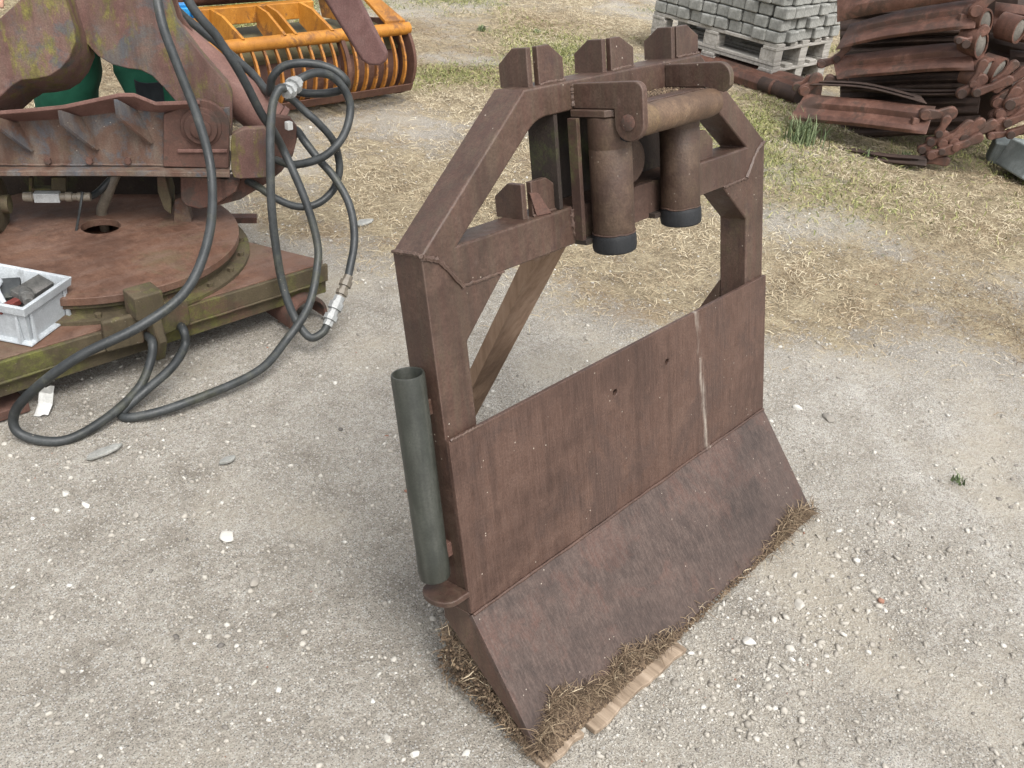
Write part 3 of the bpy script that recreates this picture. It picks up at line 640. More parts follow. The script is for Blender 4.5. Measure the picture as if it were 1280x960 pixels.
# --- upper beam: vertical plate on a line seen square on
ZF = .455
q0, q1 = pz(0, 217, ZF), pz(285, 220, ZF); U = (q1 - q0); U.z = 0; U.normalize(); N = Vector((U.y, -U.x, 0))
if N.dot(CAM_POS - q0) < 0: N = -N
def pl_(u, v, off=0.0): return ppl(u, v, q0 + N * off, N)
bot = [(-60, 207), (30, 207), (80, 207), (150, 207), (200, 207), (287, 208)]; mid = [(-60, 168), (30, 186), (80, 180), (150, 178), (200, 165), (287, 170)]; top = [(-60, 148), (28, 141), (80, 136), (150, 121), (168, 121), (197, 133)]
midp = [(-60, 172), (28, 172), (80, 168), (150, 160), (175, 155), (200, 160)]
fb_ = build('beam_plate', MB().loft([[pl_(u, v, .0) for u, v in bot], [pl_(u, v, 0) for u, v in [(-60, 178), (30, 178), (80, 176), (150, 172), (200, 165), (287, 168)]],
       [pl_(u, v, .0) for u, v in [(-60, 166), (28, 164), (80, 160), (150, 152), (180, 148), (287, 150)]], [pl_(u, v, .0) for u, v in [(-60, 156), (28, 150), (80, 147), (150, 138), (185, 139), (287, 135)]]], -N * .015), M_flange, mc, .001)
build('beam_rim', MB().loft([[pl_(u, v, .0) for u, v in [(-60, 158), (28, 152), (80, 149), (150, 140), (172, 138), (200, 141), (250, 141)]],
       [pl_(u, v, .055) for u, v in [(-60, 148), (28, 141), (80, 136), (150, 121), (168, 121), (195, 132), (250, 130)]]], Vector((0, 0, .012))), M_cyl, mc, .002)
build('beam_flange', MB().loft([[pl_(u, v, .05) for u, v in [(-60, 214), (140, 214), (287, 216)]], [pl_(u, 208, -.0) for u in (-60, 140, 287)]], Vector((0, 0, -.016))), M_flange, mc, .002)
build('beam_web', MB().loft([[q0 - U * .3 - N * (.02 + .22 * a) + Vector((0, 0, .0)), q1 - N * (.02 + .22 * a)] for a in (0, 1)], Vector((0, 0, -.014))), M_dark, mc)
for (a, b_, c_, d_) in (((172, 138), (193, 178), (147, 124), (150, 147)), ((102, 146), (125, 186), (77, 138), (80, 156)), ((24, 154), (43, 188), (-3, 146), (0, 160)), ((-40, 160), (-25, 190), (-66, 150), (-64, 165))):
    build('rib', MB().prism([pl_(*a, .001), pl_(*b_, .001), pl_(b_[0] - 3, b_[1] + 2, .012), pl_(*d_, .075), pl_(*c_, .075)], -U * .012), M_flange, mc, .0015)
# pin boss
for u_ in (60, 112, 160):
    build('bolt_head', MB().lathe(pl_(u_, 200, 0), N, [(.0001, .012), (.011, .012), (.011, 0)], 6), M_rust, mc)
build('weld_seam', weld([pl_(-50, 206, .002), pl_(60, 206, .002), pl_(150, 206, .002), pl_(284, 207, .002)], .004), M_flange, mc)
build('weld_seam', weld([pl_(206, 143, .004), pl_(206, 170, .004), pl_(206, 204, .004)], .004), M_rust, mc)
build('boss_strip', MB().prism([pl_(222, 186, .022), pl_(284, 186, .022), pl_(284, 190, .022), pl_(222, 190, .022)], N * .008), M_cyl, mc, .002)
bc = pl_(252, 156, .0)
boss = build('pin_boss', MB().prism([pl_(205, 141, .002), pl_(232, 131, .002)] + [bc + N * .002 + (U * math.sin(a) + Vector((0, 0, 1)) * math.cos(a)) * .085 for a in np.linspace(-.05, 1.5, 8)] + [pl_(286, 208, .002), pl_(205, 206, .002)], N * .02), M_rust, mc, .004)
build('pin', MB().lathe(bc + N * .02, N, [(.0001, .03), (.022, .03), (.03, .027), (.03, .02), (.048, .019), (.05, .016), (.05, .008), (.06, .006), (.062, 0)], 32), M_rust, boss)
# levers
lv1 = [(-70, 20), (30, 8), (40, -40), (85, -40), (88, 20), (96, 38), (95, 55), (85, 78), (72, 90), (58, 97), (40, 99), (24, 101), (12, 110), (0, 121), (-30, 150), (-90, 150)]
lv1 = [(-70, 60), (0, 22), (24, 0), (50, -50), (70, -50), (82, 0), (93, 35), (95, 52), (87, 72), (76, 86), (62, 95), (45, 98.5), (27, 100), (14, 108), (0, 121), (-40, 160), (-90, 150)]
build('curved_lever', MB().prism([pl_(u, v, .05) for u, v in lv1], -N * .13 + U * .02 + Vector((0, 0, -.075))), M_lever, mc, .004)
lv2 = [(60, -60), (70, -130), (110, -190), (190, -195), (215, -150), (196, -50), (220, 26), (250, 66), (284, 105), (290, 118), (290, 170), (240, 175), (222, 130), (205, 110), (190, 95), (176, 88), (160, 86), (140, 81), (122, 70), (108, 55), (98, 38), (86, 14), (74, -10)]
build('curved_lever', MB().prism([pl_(u, v, -.03) for u, v in lv2], -N * .05), M_lever, mc, .004)
build('curved_lever', MB().prism([pl_(u + 8, v - 4, -.16) for u, v in lv2 if v < 90], -N * .02), M_rust, mc, .004)
# hydraulic cylinder behind the right lever
ca_, cb_ = pl_(124, -27, -.2), pl_(339, 153, -.15)
cy = build('hydraulic_cylinder', MB().tube([ca_ + (cb_ - ca_) * t for t in (0, .5, 1)], .068, 24), M_cyl, mc, .004)
cd = (cb_ - ca_).normalized()
build('cylinder_gland', MB().tube([cb_ + cd * .0, cb_ + cd * .02], .073, 24), M_cyl, cy, .003)
build('cylinder_rod', MB().tube([cb_ + cd * .02, cb_ + cd * .09], .042, 18), M_rust, cy, .003)
build('grease_cap', MB().box(pl_(361, 157, .0), (.02, .02, .026)), M_white, cy, .003)
# cylinder bracket
build('cylinder_bracket', MB().prism([pl_(u, v, .015) for u, v in [(289, 213), (288, 180), (290, 168), (305, 161), (330, 160), (336, 165), (338, 205), (334, 222), (300, 224), (292, 222)]], -N * .03), M_lever, mc, .004)
build('cylinder_bracket', MB().prism([pl_(u, v, -.06) for u, v in [(300, 224), (330, 160), (345, 145), (362, 148), (371, 160), (371, 176), (366, 195), (352, 215), (330, 232), (300, 250), (270, 258), (268, 222)]], -N * .03), M_rust, mc, .004)
# legs between beam and turntable
build('beam_leg', MB().prism([pl_(u, v, -.03) for u, v in [(196, 219), (206, 219), (214, 250), (214, 268), (205, 262), (197, 240)]], -N * .12), M_mossbase, mc, .003)
build('beam_leg', MB().prism([pl_(u, v, -.06) for u, v in [(218, 250), (232, 245), (240, 275), (236, 300), (222, 303), (217, 285)]], -N * .05), M_flange, mc, .003)
build('beam_leg', MB().prism([pl_(u, v, -.02) for u, v in [(225, 219), (300, 226), (296, 240), (268, 258), (250, 262), (232, 258), (226, 250)]], -N * .06), M_rust, mc, .006)
build('stop_bar', MB().box(pl_(290, 273, -.2), (.17, .04, .022), Matrix.Rotation(math.atan2(U.y, U.x), 3, 'Z')), M_rust, mc, .002)
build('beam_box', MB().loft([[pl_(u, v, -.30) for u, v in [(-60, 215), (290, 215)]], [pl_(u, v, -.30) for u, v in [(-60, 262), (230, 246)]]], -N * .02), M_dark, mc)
wc = pl_(8, 255, -.02)
build('guide_roller', MB().lathe(wc - U * .06, U, [(.0001, -.05), (.03, -.05), (.085, -.03), (.1, -.02), (.1, .03), (.085, .045), (.03, .05), (.03, .07), (.0001, .07)], 32), M_mossbase, mc)
build('valve_bracket', MB().prism([pl_(u, v, -.06) for u, v in [(36, 222), (40, 222), (40, 236), (64, 236), (64, 222), (82, 222), (82, 240), (36, 240)]], -N * .03), M_mossbase, mc, .001)
va, vb = pl_(28, 246, -.03), pl_(102, 246, -.03)
vv = build('hose_coupling', MB().lathe(va, vb - va, [(.0001, 0), (.014, .003), (.016, .03), (.012, .032), (.012, .125), (.016, .127), (.016, .145), (.012, .147), (.012, .16), (.015, .162), (.014, .2), (.0001, .2)], 16), M_fit, mc)
build('valve_block', MB().box((va + (vb - va) * .42), (.075, .03, .03), Matrix.Rotation(math.atan2(U.y, U.x), 3, 'Z')), M_steel, vv, .002)
build('feed_pipe', MB().tube(spline([pl_(150, 205, -.12), pl_(140, 228, -.1), pl_(132, 250, -.1), pl_(127, 265, -.12), pl_(132, 290, -.16)]), [.017] * 24 + [.014], 12), M_fit, mc)
build('feed_pipe', MB().tube(spline([pl_(100, 243, -.04), pl_(112, 246, -.05), pl_(125, 238, -.08), pl_(140, 222, -.1)]), .011, 10), M_hose, mc)
build('cable_tie', MB().tube(spline([pl_(103, 240, -.02), pl_(100, 262, -.0), pl_(95, 290, .01), pl_(90, 316, .015)]), [.004] * 16 + [.003, .002, .001], 6), M_hose, mc)
# long arm reaching over the drum
ar = [(150, -120), (300, -112), (372, -52), (400, -8), (452, 76), (461, 82), (474, 83), (484, 78), (486, 66), (480, 58), (446, -10), (416, -76), (330, -165), (150, -185)]
build('lever_arm', MB().prism([pl_(u, v, -.16) for u, v in ar], -N * .09), M_arm, mc, .012, seg=4)

# ================================================================== HOSES
def hose(name, pts, r, label, mat=M_hose, sub=7):
    P_ = []
    for p in pts:
        if len(p) == 3: P_.append(pd(*p))
        else: P_.append(pz(p[0], p[1], p[2]))
    q = spline(P_, sub); o = build(name, MB().tube(q, r, 12), mat, None, origin=q[0], smooth=60)
    return tag(o, label, 'hose', 'hydraulic hoses on the rotator machine')
HR = .013
hose('hydraulic_hose', [(192, -30, 2.45), (203, 30, 2.46), (225, 90, 2.5), (248, 150, 2.54), (264, 215, 2.56), (262, 290, 2.5), (235, 360, 2.43), (180, 405, 2.36), (100, 445, 2.3), (45, 485, 2.3), (18, 515, 'z', .02), (26, 543, 'z', .017), (78, 551, 'z', .017), (130, 525, 'z', .017), (172, 487, 'z', .03), (188, 452, 2.54), (190, 425, 2.6), (176, 417, 2.7)] if False else
     [(192, -30, 2.45), (203, 30, 2.46), (225, 90, 2.5), (248, 150, 2.54), (264, 215, 2.56), (262, 290, 2.5), (235, 360, 2.43), (180, 405, 2.37), (100, 445, 2.33), (45, 485, 2.34), (18, 517, 2.39), (26, 543, 2.41), (78, 551, 2.43), (130, 525, 2.5), (172, 487, 2.58), (188, 452, 2.6), (190, 427, 2.61), (180, 417, 2.68)], HR,
     'longest grey hose arching down across the turntable into a loop by the white crate')
hose('hydraulic_hose', [(214, -40, 2.42), (241, 10, 2.47), (268, 42, 2.52), (277, 55, 2.54), (291, 76, 2.57), (307, 104, 2.62), (326, 141, 2.69), (340, 161, 2.74), (353, 185, 2.82), (370, 222, 2.84), (385, 260, 2.86), (396, 300, 2.88), (397, 330, 2.88), (386, 382, 2.86), (358, 425, 2.83), (319, 466, 2.73), (228, 505, 2.59), (170, 521, 2.545), (152, 517, 2.55), (180, 490, 2.58), (214, 460, 2.63), (231, 432, 2.68), (229, 412, 2.68), (221, 405, 2.75)], HR,
     'grey hose running down past the cylinder, across the gravel and back to the base beam')
h3 = hose('hydraulic_hose', [(356, 110, 2.7), (349, 112, 2.69), (341, 130, 2.69), (338, 166, 2.7), (338, 206, 2.72), (339, 250, 2.75), (343, 294, 2.79), (352, 350, 2.84), (366, 392, 2.87), (386, 421, 2.88), (403, 416, 2.9), (411, 402, 2.91)], HR,
     'grey hose hanging straight down from the silver elbow to the steel coupling near the ground')
hose('hydraulic_hose', [(435, 347, 2.95), (443, 300, 2.98), (437, 257, 2.98), (418, 222, 2.98), (399, 200, 2.97), (382, 178, 2.96), (372, 164, 2.97), (362, 158, 2.99)], HR,
     'dark hose from the cylinder end curving right and down to the long steel coupling')
hose('hydraulic_hose', [(369, 105, 2.78), (378, 97, 2.79), (395, 91, 2.82), (414, 95, 2.86), (430, 111, 2.9), (438, 134, 2.93), (432, 164, 2.93), (416, 187, 2.92), (395, 200, 2.92), (366, 206, 2.93), (345, 200, 2.97)], HR,
     'greenish grey hose curling from the silver elbow in a wide round loop')
hose('hydraulic_hose', [(214, 5, 2.98), (232, 22, 2.98), (262, 46, 2.98), (293, 72, 2.97), (318, 95, 2.95), (336, 116, 2.92), (340, 98, 2.87), (353, 84, 2.86), (374, 79, 2.86), (399, 81, 2.87), (420, 89, 2.88), (433, 102, 2.9), (430, 111, 2.95), (412, 116, 2.96), (387, 117, 2.96), (362, 113, 2.98), (345, 112, 3.02), (315, 108, 3.05)], HR,
     'black hose bent into the topmost flat coil in front of the orange bars')
hose('hydraulic_hose', [(358, 121, 2.84), (366, 125, 2.85), (380, 138, 2.87), (399, 155, 2.9), (416, 175, 2.95), (423, 197, 3.0), (424, 216, 3.02), (416, 238, 3.03), (396, 255, 3.02), (370, 258, 3.01), (343, 247, 3.0), (322, 233, 3.0), (300, 222, 3.03)], HR * .95,
     'mossy hose drooping behind the others in a low loop below the bracket')
# steel fittings on the hoses
def fitting(name, a, b_, r, mat, label, grp=None):
    A_, B_ = pd(*a), pd(*b_); L0 = (B_ - A_).length
    pr = [(.0001, 0), (r * .8, 0), (r * .8, L0 * .18), (r * 1.15, L0 * .19), (r * 1.15, L0 * .36), (r * .85, L0 * .37), (r * .85, L0 * .55), (r * 1.2, L0 * .56), (r * 1.2, L0 * .78), (r * .9, L0 * .79), (r * .9, L0), (.0001, L0)]
    o = build(name, MB().lathe(A_, B_ - A_, pr, 8), mat, None, smooth=25, origin=A_); return tag(o, label, 'coupling', 'steel hose couplings')
fitting('hose_coupling', (409, 407, 2.905), (425, 371, 2.93), .02, M_steel, 'bright steel hose coupling closest to the ground, above the bottom of the grey hose')
fitting('hose_coupling', (424, 374, 2.93), (436, 345, 2.95), .0175, M_fit, 'tarnished brassy hose coupling joined above the bright steel one')
fitting('hose_coupling', (357, 117, 2.72), (372, 102, 2.77), .022, M_steel, 'short silver hose elbow between the coils in front of the orange bars')

# ================================================================== CRATE WITH SCRAP
k0, k1 = pz(40, 434, .202), pz(95, 393, .202)
cs = (k1 - k0); cs.z = 0; cs.normalize(); cl = Vector((cs.y, -cs.x, 0));
if cl.dot(RIGHT) > 0: cl = -cl
SW, LWD, HT = .2, .3, .118
cr = empty('plastic_crate', k0, 'small grey white plastic crate full of scrap metal, standing on the machine base', 'crate')
def cp(a, b_, z): return k0 + cs * a + cl * b_ + Vector((0, 0, z))
def crate_ring(o_, z): return [cp(o_, o_, z), cp(SW - o_, o_, z), cp(SW - o_, LWD - o_, z), cp(o_, LWD - o_, z)]
b = MB(); rings = [crate_ring(.0, .0), crate_ring(.002, .006), crate_ring(.014, .008), crate_ring(.008, HT - .026), crate_ring(.0, HT - .026), crate_ring(-.004, HT), crate_ring(.008, HT), crate_ring(.013, HT - .03), crate_ring(.018, .012)]
vs = [p for r_ in rings for p in r_]; fs = [(i * 4 + j, i * 4 + (j + 1) % 4, (i + 1) * 4 + (j + 1) % 4, (i + 1) * 4 + j) for i in range(len(rings) - 1) for j in range(4)] + [(0, 1, 2, 3)[::-1], tuple((len(rings) - 1) * 4 + j for j in range(4))]
build('body', b.add(vs, fs), M_crate, cr, .002)
for a0 in (.028, SW - .028): build('corner_rib', MB().prism([cp(a0 - .004, .0105, .008), cp(a0 - .004, -.001, .004), cp(a0 - .004, .0, .02), cp(a0 - .004, .006, HT - .028)], cs * .008), M_crate, cr)
for a0 in (.03, .15, .27): build('corner_rib', MB().prism([cp(.012, a0, .008), cp(0, a0, .004), cp(.0, a0, .02), cp(.006, a0, HT - .028)], cl * .008), M_crate, cr)
def scrap(mb, mat, label, name='scrap_piece'):
    c = sum(mb.v, Vector()) / len(mb.v); tag(build(name, mb, mat, None, .002, origin=c), label, 'scrap', 'scrap pieces in the crate')
zt = HT - .03
scrap(MB().lathe(cp(.06, .03, zt + .012), cs * .7 + cl * .7, [(.0001, 0), (.014, 0), (.014, .03), (.02, .032), (.02, .06), (.016, .062), (.016, .075), (.0001, .075)], 18), M_scrap, 'grey cylindrical metal fitting at the near corner of the scrap in the crate', 'metal_fitting')
scrap(MB().box(cp(.13, .07, zt + .012), (.11, .05, .02), Matrix.Rotation(.5, 3, 'Z') @ Matrix.Rotation(.35, 3, 'X')), M_scrap, 'dark grey flat plate at the back of the scrap in the crate', 'metal_plate')
scrap(MB().box(cp(.1, .12, zt + .015), (.07, .06, .018), Matrix.Rotation(1.1, 3, 'Z') @ Matrix.Rotation(-.4, 3, 'Y')), M_hose, 'black bent plate leaning over the other scrap in the crate', 'metal_plate')
scrap(MB().tube(spline([cp(.05, .1, zt), cp(.07, .13, zt + .03), cp(.11, .15, zt + .03), cp(.13, .19, zt + .01), cp(.09, .22, zt)]), .008, 10), M_crate, 'pale curved pipe piece lying on the scrap in the crate', 'pipe_piece')
scrap(MB().box(cp(.04, .08, zt + .002), (.07, .022, .016), Matrix.Rotation(.4, 3, 'Z')), M_redscrap, 'small red plastic piece among the grey scrap in the crate', 'plastic_piece')
scrap(MB().box(cp(.1, .14, .05), (.15, .24, .05), Matrix.Rotation(math.atan2(cs.y, cs.x), 3, 'Z')), M_scrap, 'bed of dark mixed scrap at the bottom of the crate', 'scrap_bed')

# ================================================================== PERSON
def skinned(name, joints, edges, mat, parent=None, sub=2):
    me = bpy.data.meshes.new(name); Mi = WM[parent.name].inverted() if parent else Matrix.Identity(4)
    me.from_pydata([tuple(Mi @ Vector(j[0])) for j in joints], edges, []); o = link(name, me, mat, parent)
    sk = o.modifiers.new('skin', 'SKIN'); sk.use_smooth_shade = True
    for i, j in enumerate(joints):
        r_ = j[1] if hasattr(j[1], '__len__') else (j[1], j[1]); me.skin_vertices[0].data[i].radius = r_
        me.skin_vertices[0].data[i].use_root = (i == 0)
    s_ = o.modifiers.new('subd', 'SUBSURF'); s_.levels = sub; s_.render_levels = sub
    return o
def person():
    pb_ = pz(150, 195, 0.0); pb_ = pd(136, 100, 3.5); pb_.z = 0
    rt = Vector((RIGHT.x, RIGHT.y, 0)).normalized(); fc = -Vector((FWD.x, FWD.y, 0)).normalized()
    root = empty('person', pb_, 'person in dark green work trousers with a black knee pad, standing behind the rusted machine', 'person')
    X = lambda a, f_, z: pb_ + rt * a + fc * f_ + Vector((0, 0, z))
    j = [(X(0, 0, .92), (.11, .08)), (X(0, 0, 1.08), (.11, .075)), (X(0, .01, 1.28), (.12, .08)), (X(0, 0, 1.42), (.06, .05)), (X(0, .01, 1.50), .055), (X(0, .03, 1.58), .075), (X(0, .035, 1.67), (.08, .1)), (X(0, .03, 1.74), .07),
         (X(-.12, 0, .84), .08), (X(-.16, .03, .5), .065), (X(-.19, 0, .12), .05), (X(.12, 0, .84), .08), (X(.2, .03, .5), .065), (X(.25, 0, .12), .05),
         (X(-.19, 0, 1.36), .042), (X(-.27, .02, 1.12), .034), (X(-.25, .14, .9), .034), (X(.19, 0, 1.36), .042), (X(.27, .02, 1.12), .034), (X(.25, .14, .9), .034),
         (X(-.19, .0, .05), .045), (X(-.2, .14, .035), .035), (X(.25, .0, .05), .045), (X(.27, .14, .035), .035)]
    ed = [(0, 1), (1, 2), (2, 3), (3, 4), (4, 5), (5, 6), (6, 7), (0, 8), (8, 9), (9, 10), (0, 11), (11, 12), (12, 13), (3, 14), (14, 15), (15, 16), (3, 17), (17, 18), (18, 19), (10, 20), (20, 21), (13, 22), (22, 23)]
    body = skinned('body', j, ed, M_skin, root)
    for s_ in (-1, 1):
        wr = X(.25 * s_, .14, .9)
        hj = [(wr, .03), (wr + fc * .05 - Vector((0, 0, .04)), (.036, .02))]; he = [(0, 1)]
        for q_ in range(4):
            bse = wr + fc * .075 - Vector((0, 0, .06)) + rt * (.024 * (q_ - 1.5)); l_ = (.034, .04, .037, .028)[q_]
            i0 = len(hj); hj += [(bse, .0095), (bse + fc * l_ - Vector((0, 0, l_ * .8)), .009), (bse + fc * l_ * 1.2 - Vector((0, 0, l_ * 1.7)), .0075)]; he += [(1, i0), (i0, i0 + 1), (i0 + 1, i0 + 2)]
        i0 = len(hj); tb_ = wr + fc * .03 - Vector((0, 0, .03)) - rt * s_ * .035
        hj += [(tb_, .011), (tb_ + fc * .04 - rt * s_ * .015 - Vector((0, 0, .015)), .0095)]; he += [(0, i0), (i0, i0 + 1)]
        skinned('hand', hj, he, M_skin, root)
    tj = [(X(0, 0, .98), (.165, .13)), (X(0, 0, .9), (.17, .135)), (X(-.115, 0, .8), .14), (X(-.14, .02, .62), .138), (X(-.155, .035, .48), .13), (X(-.175, .015, .3), .12), (X(-.19, 0, .08), .105),
          (X(.125, 0, .8), .14), (X(.165, .02, .62), .138), (X(.205, .035, .48), .135), (X(.24, .015, .3), .122), (X(.25, 0, .08), .105)]
    tr = skinned('trousers', tj, [(0, 1), (1, 2), (2, 3), (3, 4), (4, 5), (5, 6), (1, 7), (7, 8), (8, 9), (9, 10), (10, 11)], M_trouser, root)
    tx = bpy.data.textures.new('cloth_folds', 'CLOUDS'); tx.noise_scale = .09; dm = tr.modifiers.new('folds', 'DISPLACE'); dm.texture = tx; dm.strength = .045; dm.mid_level = .5
    for a in (.21,): build('knee_pad', MB().loft([[X(a + .075 * math.sin(t_), .035 + .138 * math.cos(t_), z) for t_ in np.linspace(-.75, .75, 8)] for z in np.linspace(.41, .56, 6)], fc * .006), M_knee, tr, .003)
    jj = [(X(0, 0, .82), (.2, .165)), (X(0, 0, 1.06), (.185, .145)), (X(0, .01, 1.28), (.195, .14)), (X(0, 0, 1.42), (.13, .095)), (X(0, .01, 1.5), .075), (X(-.2, 0, 1.38), .08), (X(-.27, .02, 1.12), .066), (X(-.255, .12, .93), .05), (X(.2, 0, 1.38), .08), (X(.27, .02, 1.12), .066), (X(.255, .12, .93), .05)]
    skinned('jacket', jj, [(0, 1), (1, 2), (2, 3), (3, 4), (3, 5), (5, 6), (6, 7), (3, 8), (8, 9), (9, 10)], M_trouser, root)
    skinned('hair', [(X(0, -.01, 1.74), (.088, .09)), (X(0, -.045, 1.68), (.09, .075)), (X(0, -.05, 1.62), .06)], [(0, 1), (1, 2)], M_hair, root)
    for s_ in (-1, 1): build('eye', MB().lathe(X(.032 * s_, .118, 1.665), fc, [(.0001, .006), (.005, .004), (.007, 0), (.0001, -.005)], 12), M_hair, body)
    skinned('nose', [(X(0, .12, 1.66), .01), (X(0, .142, 1.63), .014)], [(0, 1)], M_skin, body, 1)
    for s_ in (-.19, .25): skinned('boot', [(X(s_, -.03, .06), .06), (X(s_, .05, .05), .055), (X(s_ * 1.04, .16, .04), .05)], [(0, 1), (1, 2)], M_shoe, root)
person()

# ================================================================== ORANGE DRUM BUCKET
db = empty('screening_bucket', (2.0, 3.7, 0), 'orange barred screening bucket with a rusty drum, standing on dry grass behind the hoses', 'bucket')
yA = 3.46
dl, dr = pz(267, 61, .42), pz(510, 35, .42); du = (dr - dl); du.z = 0; du.normalize(); dn = Vector((du.y, -du.x, 0))
if dn.dot(CAM_POS - dl) < 0: dn = -dn
xL, xR = -.16, (dr - dl).length
def dp(a, w_, z): return dl + du * a + dn * w_ + Vector((0, 0, z - .42))
prof = spline([Vector((0.0, .41, 0)), Vector((.05, .33, 0)), Vector((.07, .24, 0)), Vector((.05, .15, 0)), Vector((.0, .085, 0)), Vector((-.09, .04, 0)), Vector((-.22, .022, 0)), Vector((-.4, .022, 0))], 4)
tt = build('top_tube', MB().tube([dp(xL + (xR - xL) * k / 8, 0, .42) for k in range(9)], .034, 16), M_orange, db)
k = 0; a = xL + .02; step = .066
while a < xR - .02:
    build('bar', MB().prism([dp(a, p.x + .008, p.y) for p in prof] + [dp(a, p.x - .014, p.y + .004) for p in prof[::-1]], du * .012), M_orust, db); a += step
for a in (xL, xR - .02, (pz(439, 80, .3) - dl).dot(du)):
    build('side_plate' if a != xL else 'side_plate', MB().prism([dp(a, p.x + .02, p.y) for p in prof] + [dp(a, -.4, .40), dp(a, -.1, .455), dp(a, 0, .455)], du * .02) if a in (xL, xR - .02) else
          MB().prism([dp(a, p.x + .02, p.y) for p in prof] + [dp(a, p.x - .05, p.y + .01) for p in prof[::-1]], du * .025), M_drumrust, db, .003)
build('rim_strip', MB().loft([[dp(a, .052, .13) for a in (xL, xR)], [dp(a, .03, .085) for a in (xL, xR)]], dn * .012), M_drumrust, db, .002)
build('rim_strip', MB().loft([[dp(a, -.2, .03) for a in (xL, xR)], [dp(a, -.25, .03) for a in (xL, xR)]], Vector((0, 0, -.012))), M_drumrust, db, .002)
build('drum', MB().lathe(dp(xL + .03, -.2, .2), du, [(.0001, 0), (.165, 0), (.165, xR - xL - .06), (.0001, xR - xL - .06)], 36), M_drumrust, db)
build('back_sheet', MB().loft([[dp(a, -.06, .32) for a in (xL, xR)], [dp(a, -.2, .39) for a in (xL, xR)], [dp(a, -.42, .40) for a in (xL, xR)]], Vector((0, 0, -.02))), M_olive, db)
bz = .5
build('upper_beam', MB().prism([dp(xL, -.3, .46), dp(xL, -.24, .46), dp(xL, -.24, .545), dp(xL, -.3, .545)], du * ((pz(392, 12, .5) - dl).dot(du) - xL)), M_orange, db, .005)
def aa(u, v, z): return (pz(u, v, z) - dl).dot(du)
for (u0, u1, th_) in ((262, 290, .016), (332, 355, .016), (347, 372, .016), (398, 430, .02)):
    x1_ = aa(u1, 50, .43); x0_ = aa(u0, 18, .52)
    build('gusset_plate', MB().prism([dp(x0_, -.24, .545), dp(x0_, -.24, .44), dp((x0_ + x1_) / 2 - .02, -.12, .4), dp(x1_, -.0, .44), dp(x1_, .02, .455), dp((x0_ * .6 + x1_ * .4), -.14, .53)], du * th_), M_orange, db, .002)
build('mount_box', MB().prism([dp(aa(284, 5, .6), -.25, .6), dp(aa(284, 5, .6), -.34, .6), dp(aa(284, 5, .6), -.34, .72), dp(aa(284, 5, .6), -.25, .72)], du * .1), M_orange, db, .004)
build('mount_box', MB().prism([dp(aa(310, 5, .6), -.27, .58), dp(aa(310, 5, .6), -.38, .58), dp(aa(310, 5, .6), -.38, .76), dp(aa(310, 5, .6), -.27, .76)], du * .22), M_orange, db, .004)
build('mount_shaft', MB().tube([dp(xL, -.36, .58), dp(xR - .25, -.36, .58)], .045, 16), M_drumrust, db)
build('end_bracket', MB().prism([dp(xR - .3, -.3, .62), dp(xR - .3, -.1, .46), dp(xR - .3, -.02, .45), dp(xR - .3, -.4, .42), dp(xR - .3, -.45, .55)], du * .03), M_orange, db, .003)
build('end_bracket', MB().prism([dp(xR - .02, -.12, .455), dp(xR - .02, 0, .445), dp(xR - .16, 0, .45), dp(xR - .2, -.3, .62), dp(xR - .14, -.3, .62)], Vector((0, 0, .02))), M_orange, db, .003)
ho = [dp(xR - .35, -.4, .75), dp(xR - .2, -.25, .6), dp(xR - .08, -.15, .5), dp(xR + .01, -.13, .4)]
tag(build('rubber_hose', MB().tube(spline(ho), .017, 10), M_rub, None, origin=ho[0]), 'short black hose lying over the right end of the orange bucket', 'hose')
bb = pd(226, 15, 4.3)
cb = tag(build('ratchet_clip', MB().box(bb, (.09, .05, .05), Matrix.Rotation(-.7, 3, 'Z')).box(bb + Vector((.0, -.0, .03)), (.06, .04, .02), Matrix.Rotation(-.2, 3, 'Z')).box(bb + Vector((.045, -.03, .0)), (.02, .03, .05), Matrix.Rotation(-.2, 3, 'Z')), M_blue, None, .008, origin=bb), 'bright blue plastic clip on the orange bucket frame', 'clip')

# ================================================================== PAVERS ON PALLETS
kc = pz(968, 105, 0); kl = pz(870, 40, .288); kr = pz(1041, 60, .288); kt = pz(972, 57, .288)
ph_ = R(86); pu = Vector((math.cos(ph_), math.sin(ph_), 0)); pv = Vector((math.sin(ph_), -math.cos(ph_), 0)); PSC = .93
kc = Vector((kt.x, kt.y, 0)) + Vector((0, 0, 0))
PL, PW = 1.2, .8
rz = math.atan2(pu.y, pu.x)
Mp = Matrix(((pu.x, pv.x, 0), (pu.y, pv.y, 0), (0, 0, 1)))
def pp(a, b_, z): return kc + pu * a * PSC + pv * b_ * PSC + Vector((0, 0, z))
def pallet(z0, label):
    r_ = empty('pallet', Matrix.Translation(pp(0, 0, z0)), label, 'pallet', 'wooden pallets under the pavers')
    def bx(name, a, b_, z, sa, sb, sz): build(name, MB().box(pp(a, b_, z0 + z), (sa * PSC, sb * PSC, sz), Mp), M_pallet, r_, .003)
    for b_ in (.06, .23, .4, .57, .74): bx('deck_board', .6, b_, .133, 1.2, .1, .022)
    for a in (.06, .6, 1.14): bx('cross_board', a, .4, .111, .12, .8, .02)
    for a in (.07, .6, 1.13):
        for b_ in (.055, .4, .745): bx('block', a, b_, .0615, .135, .1, .077)
    for b_ in (.055, .4, .745): bx('skid_board', .6, b_, .0115, 1.2, .1, .022)
pallet(0, 'lower grey wooden pallet standing on the ground under the other pallet'); pallet(.146, 'upper grey wooden pallet carrying the stacked grey pavers')
pvm = None; PG = 'grey concrete pavers stacked on the pallets'
LX, LYb, LH = .118 * .93, .118 * .93, .078
def paver_mesh():
    b = MB().box((0, 0, 0), (LX - .003, LYb - .003, LH - .003)); return b
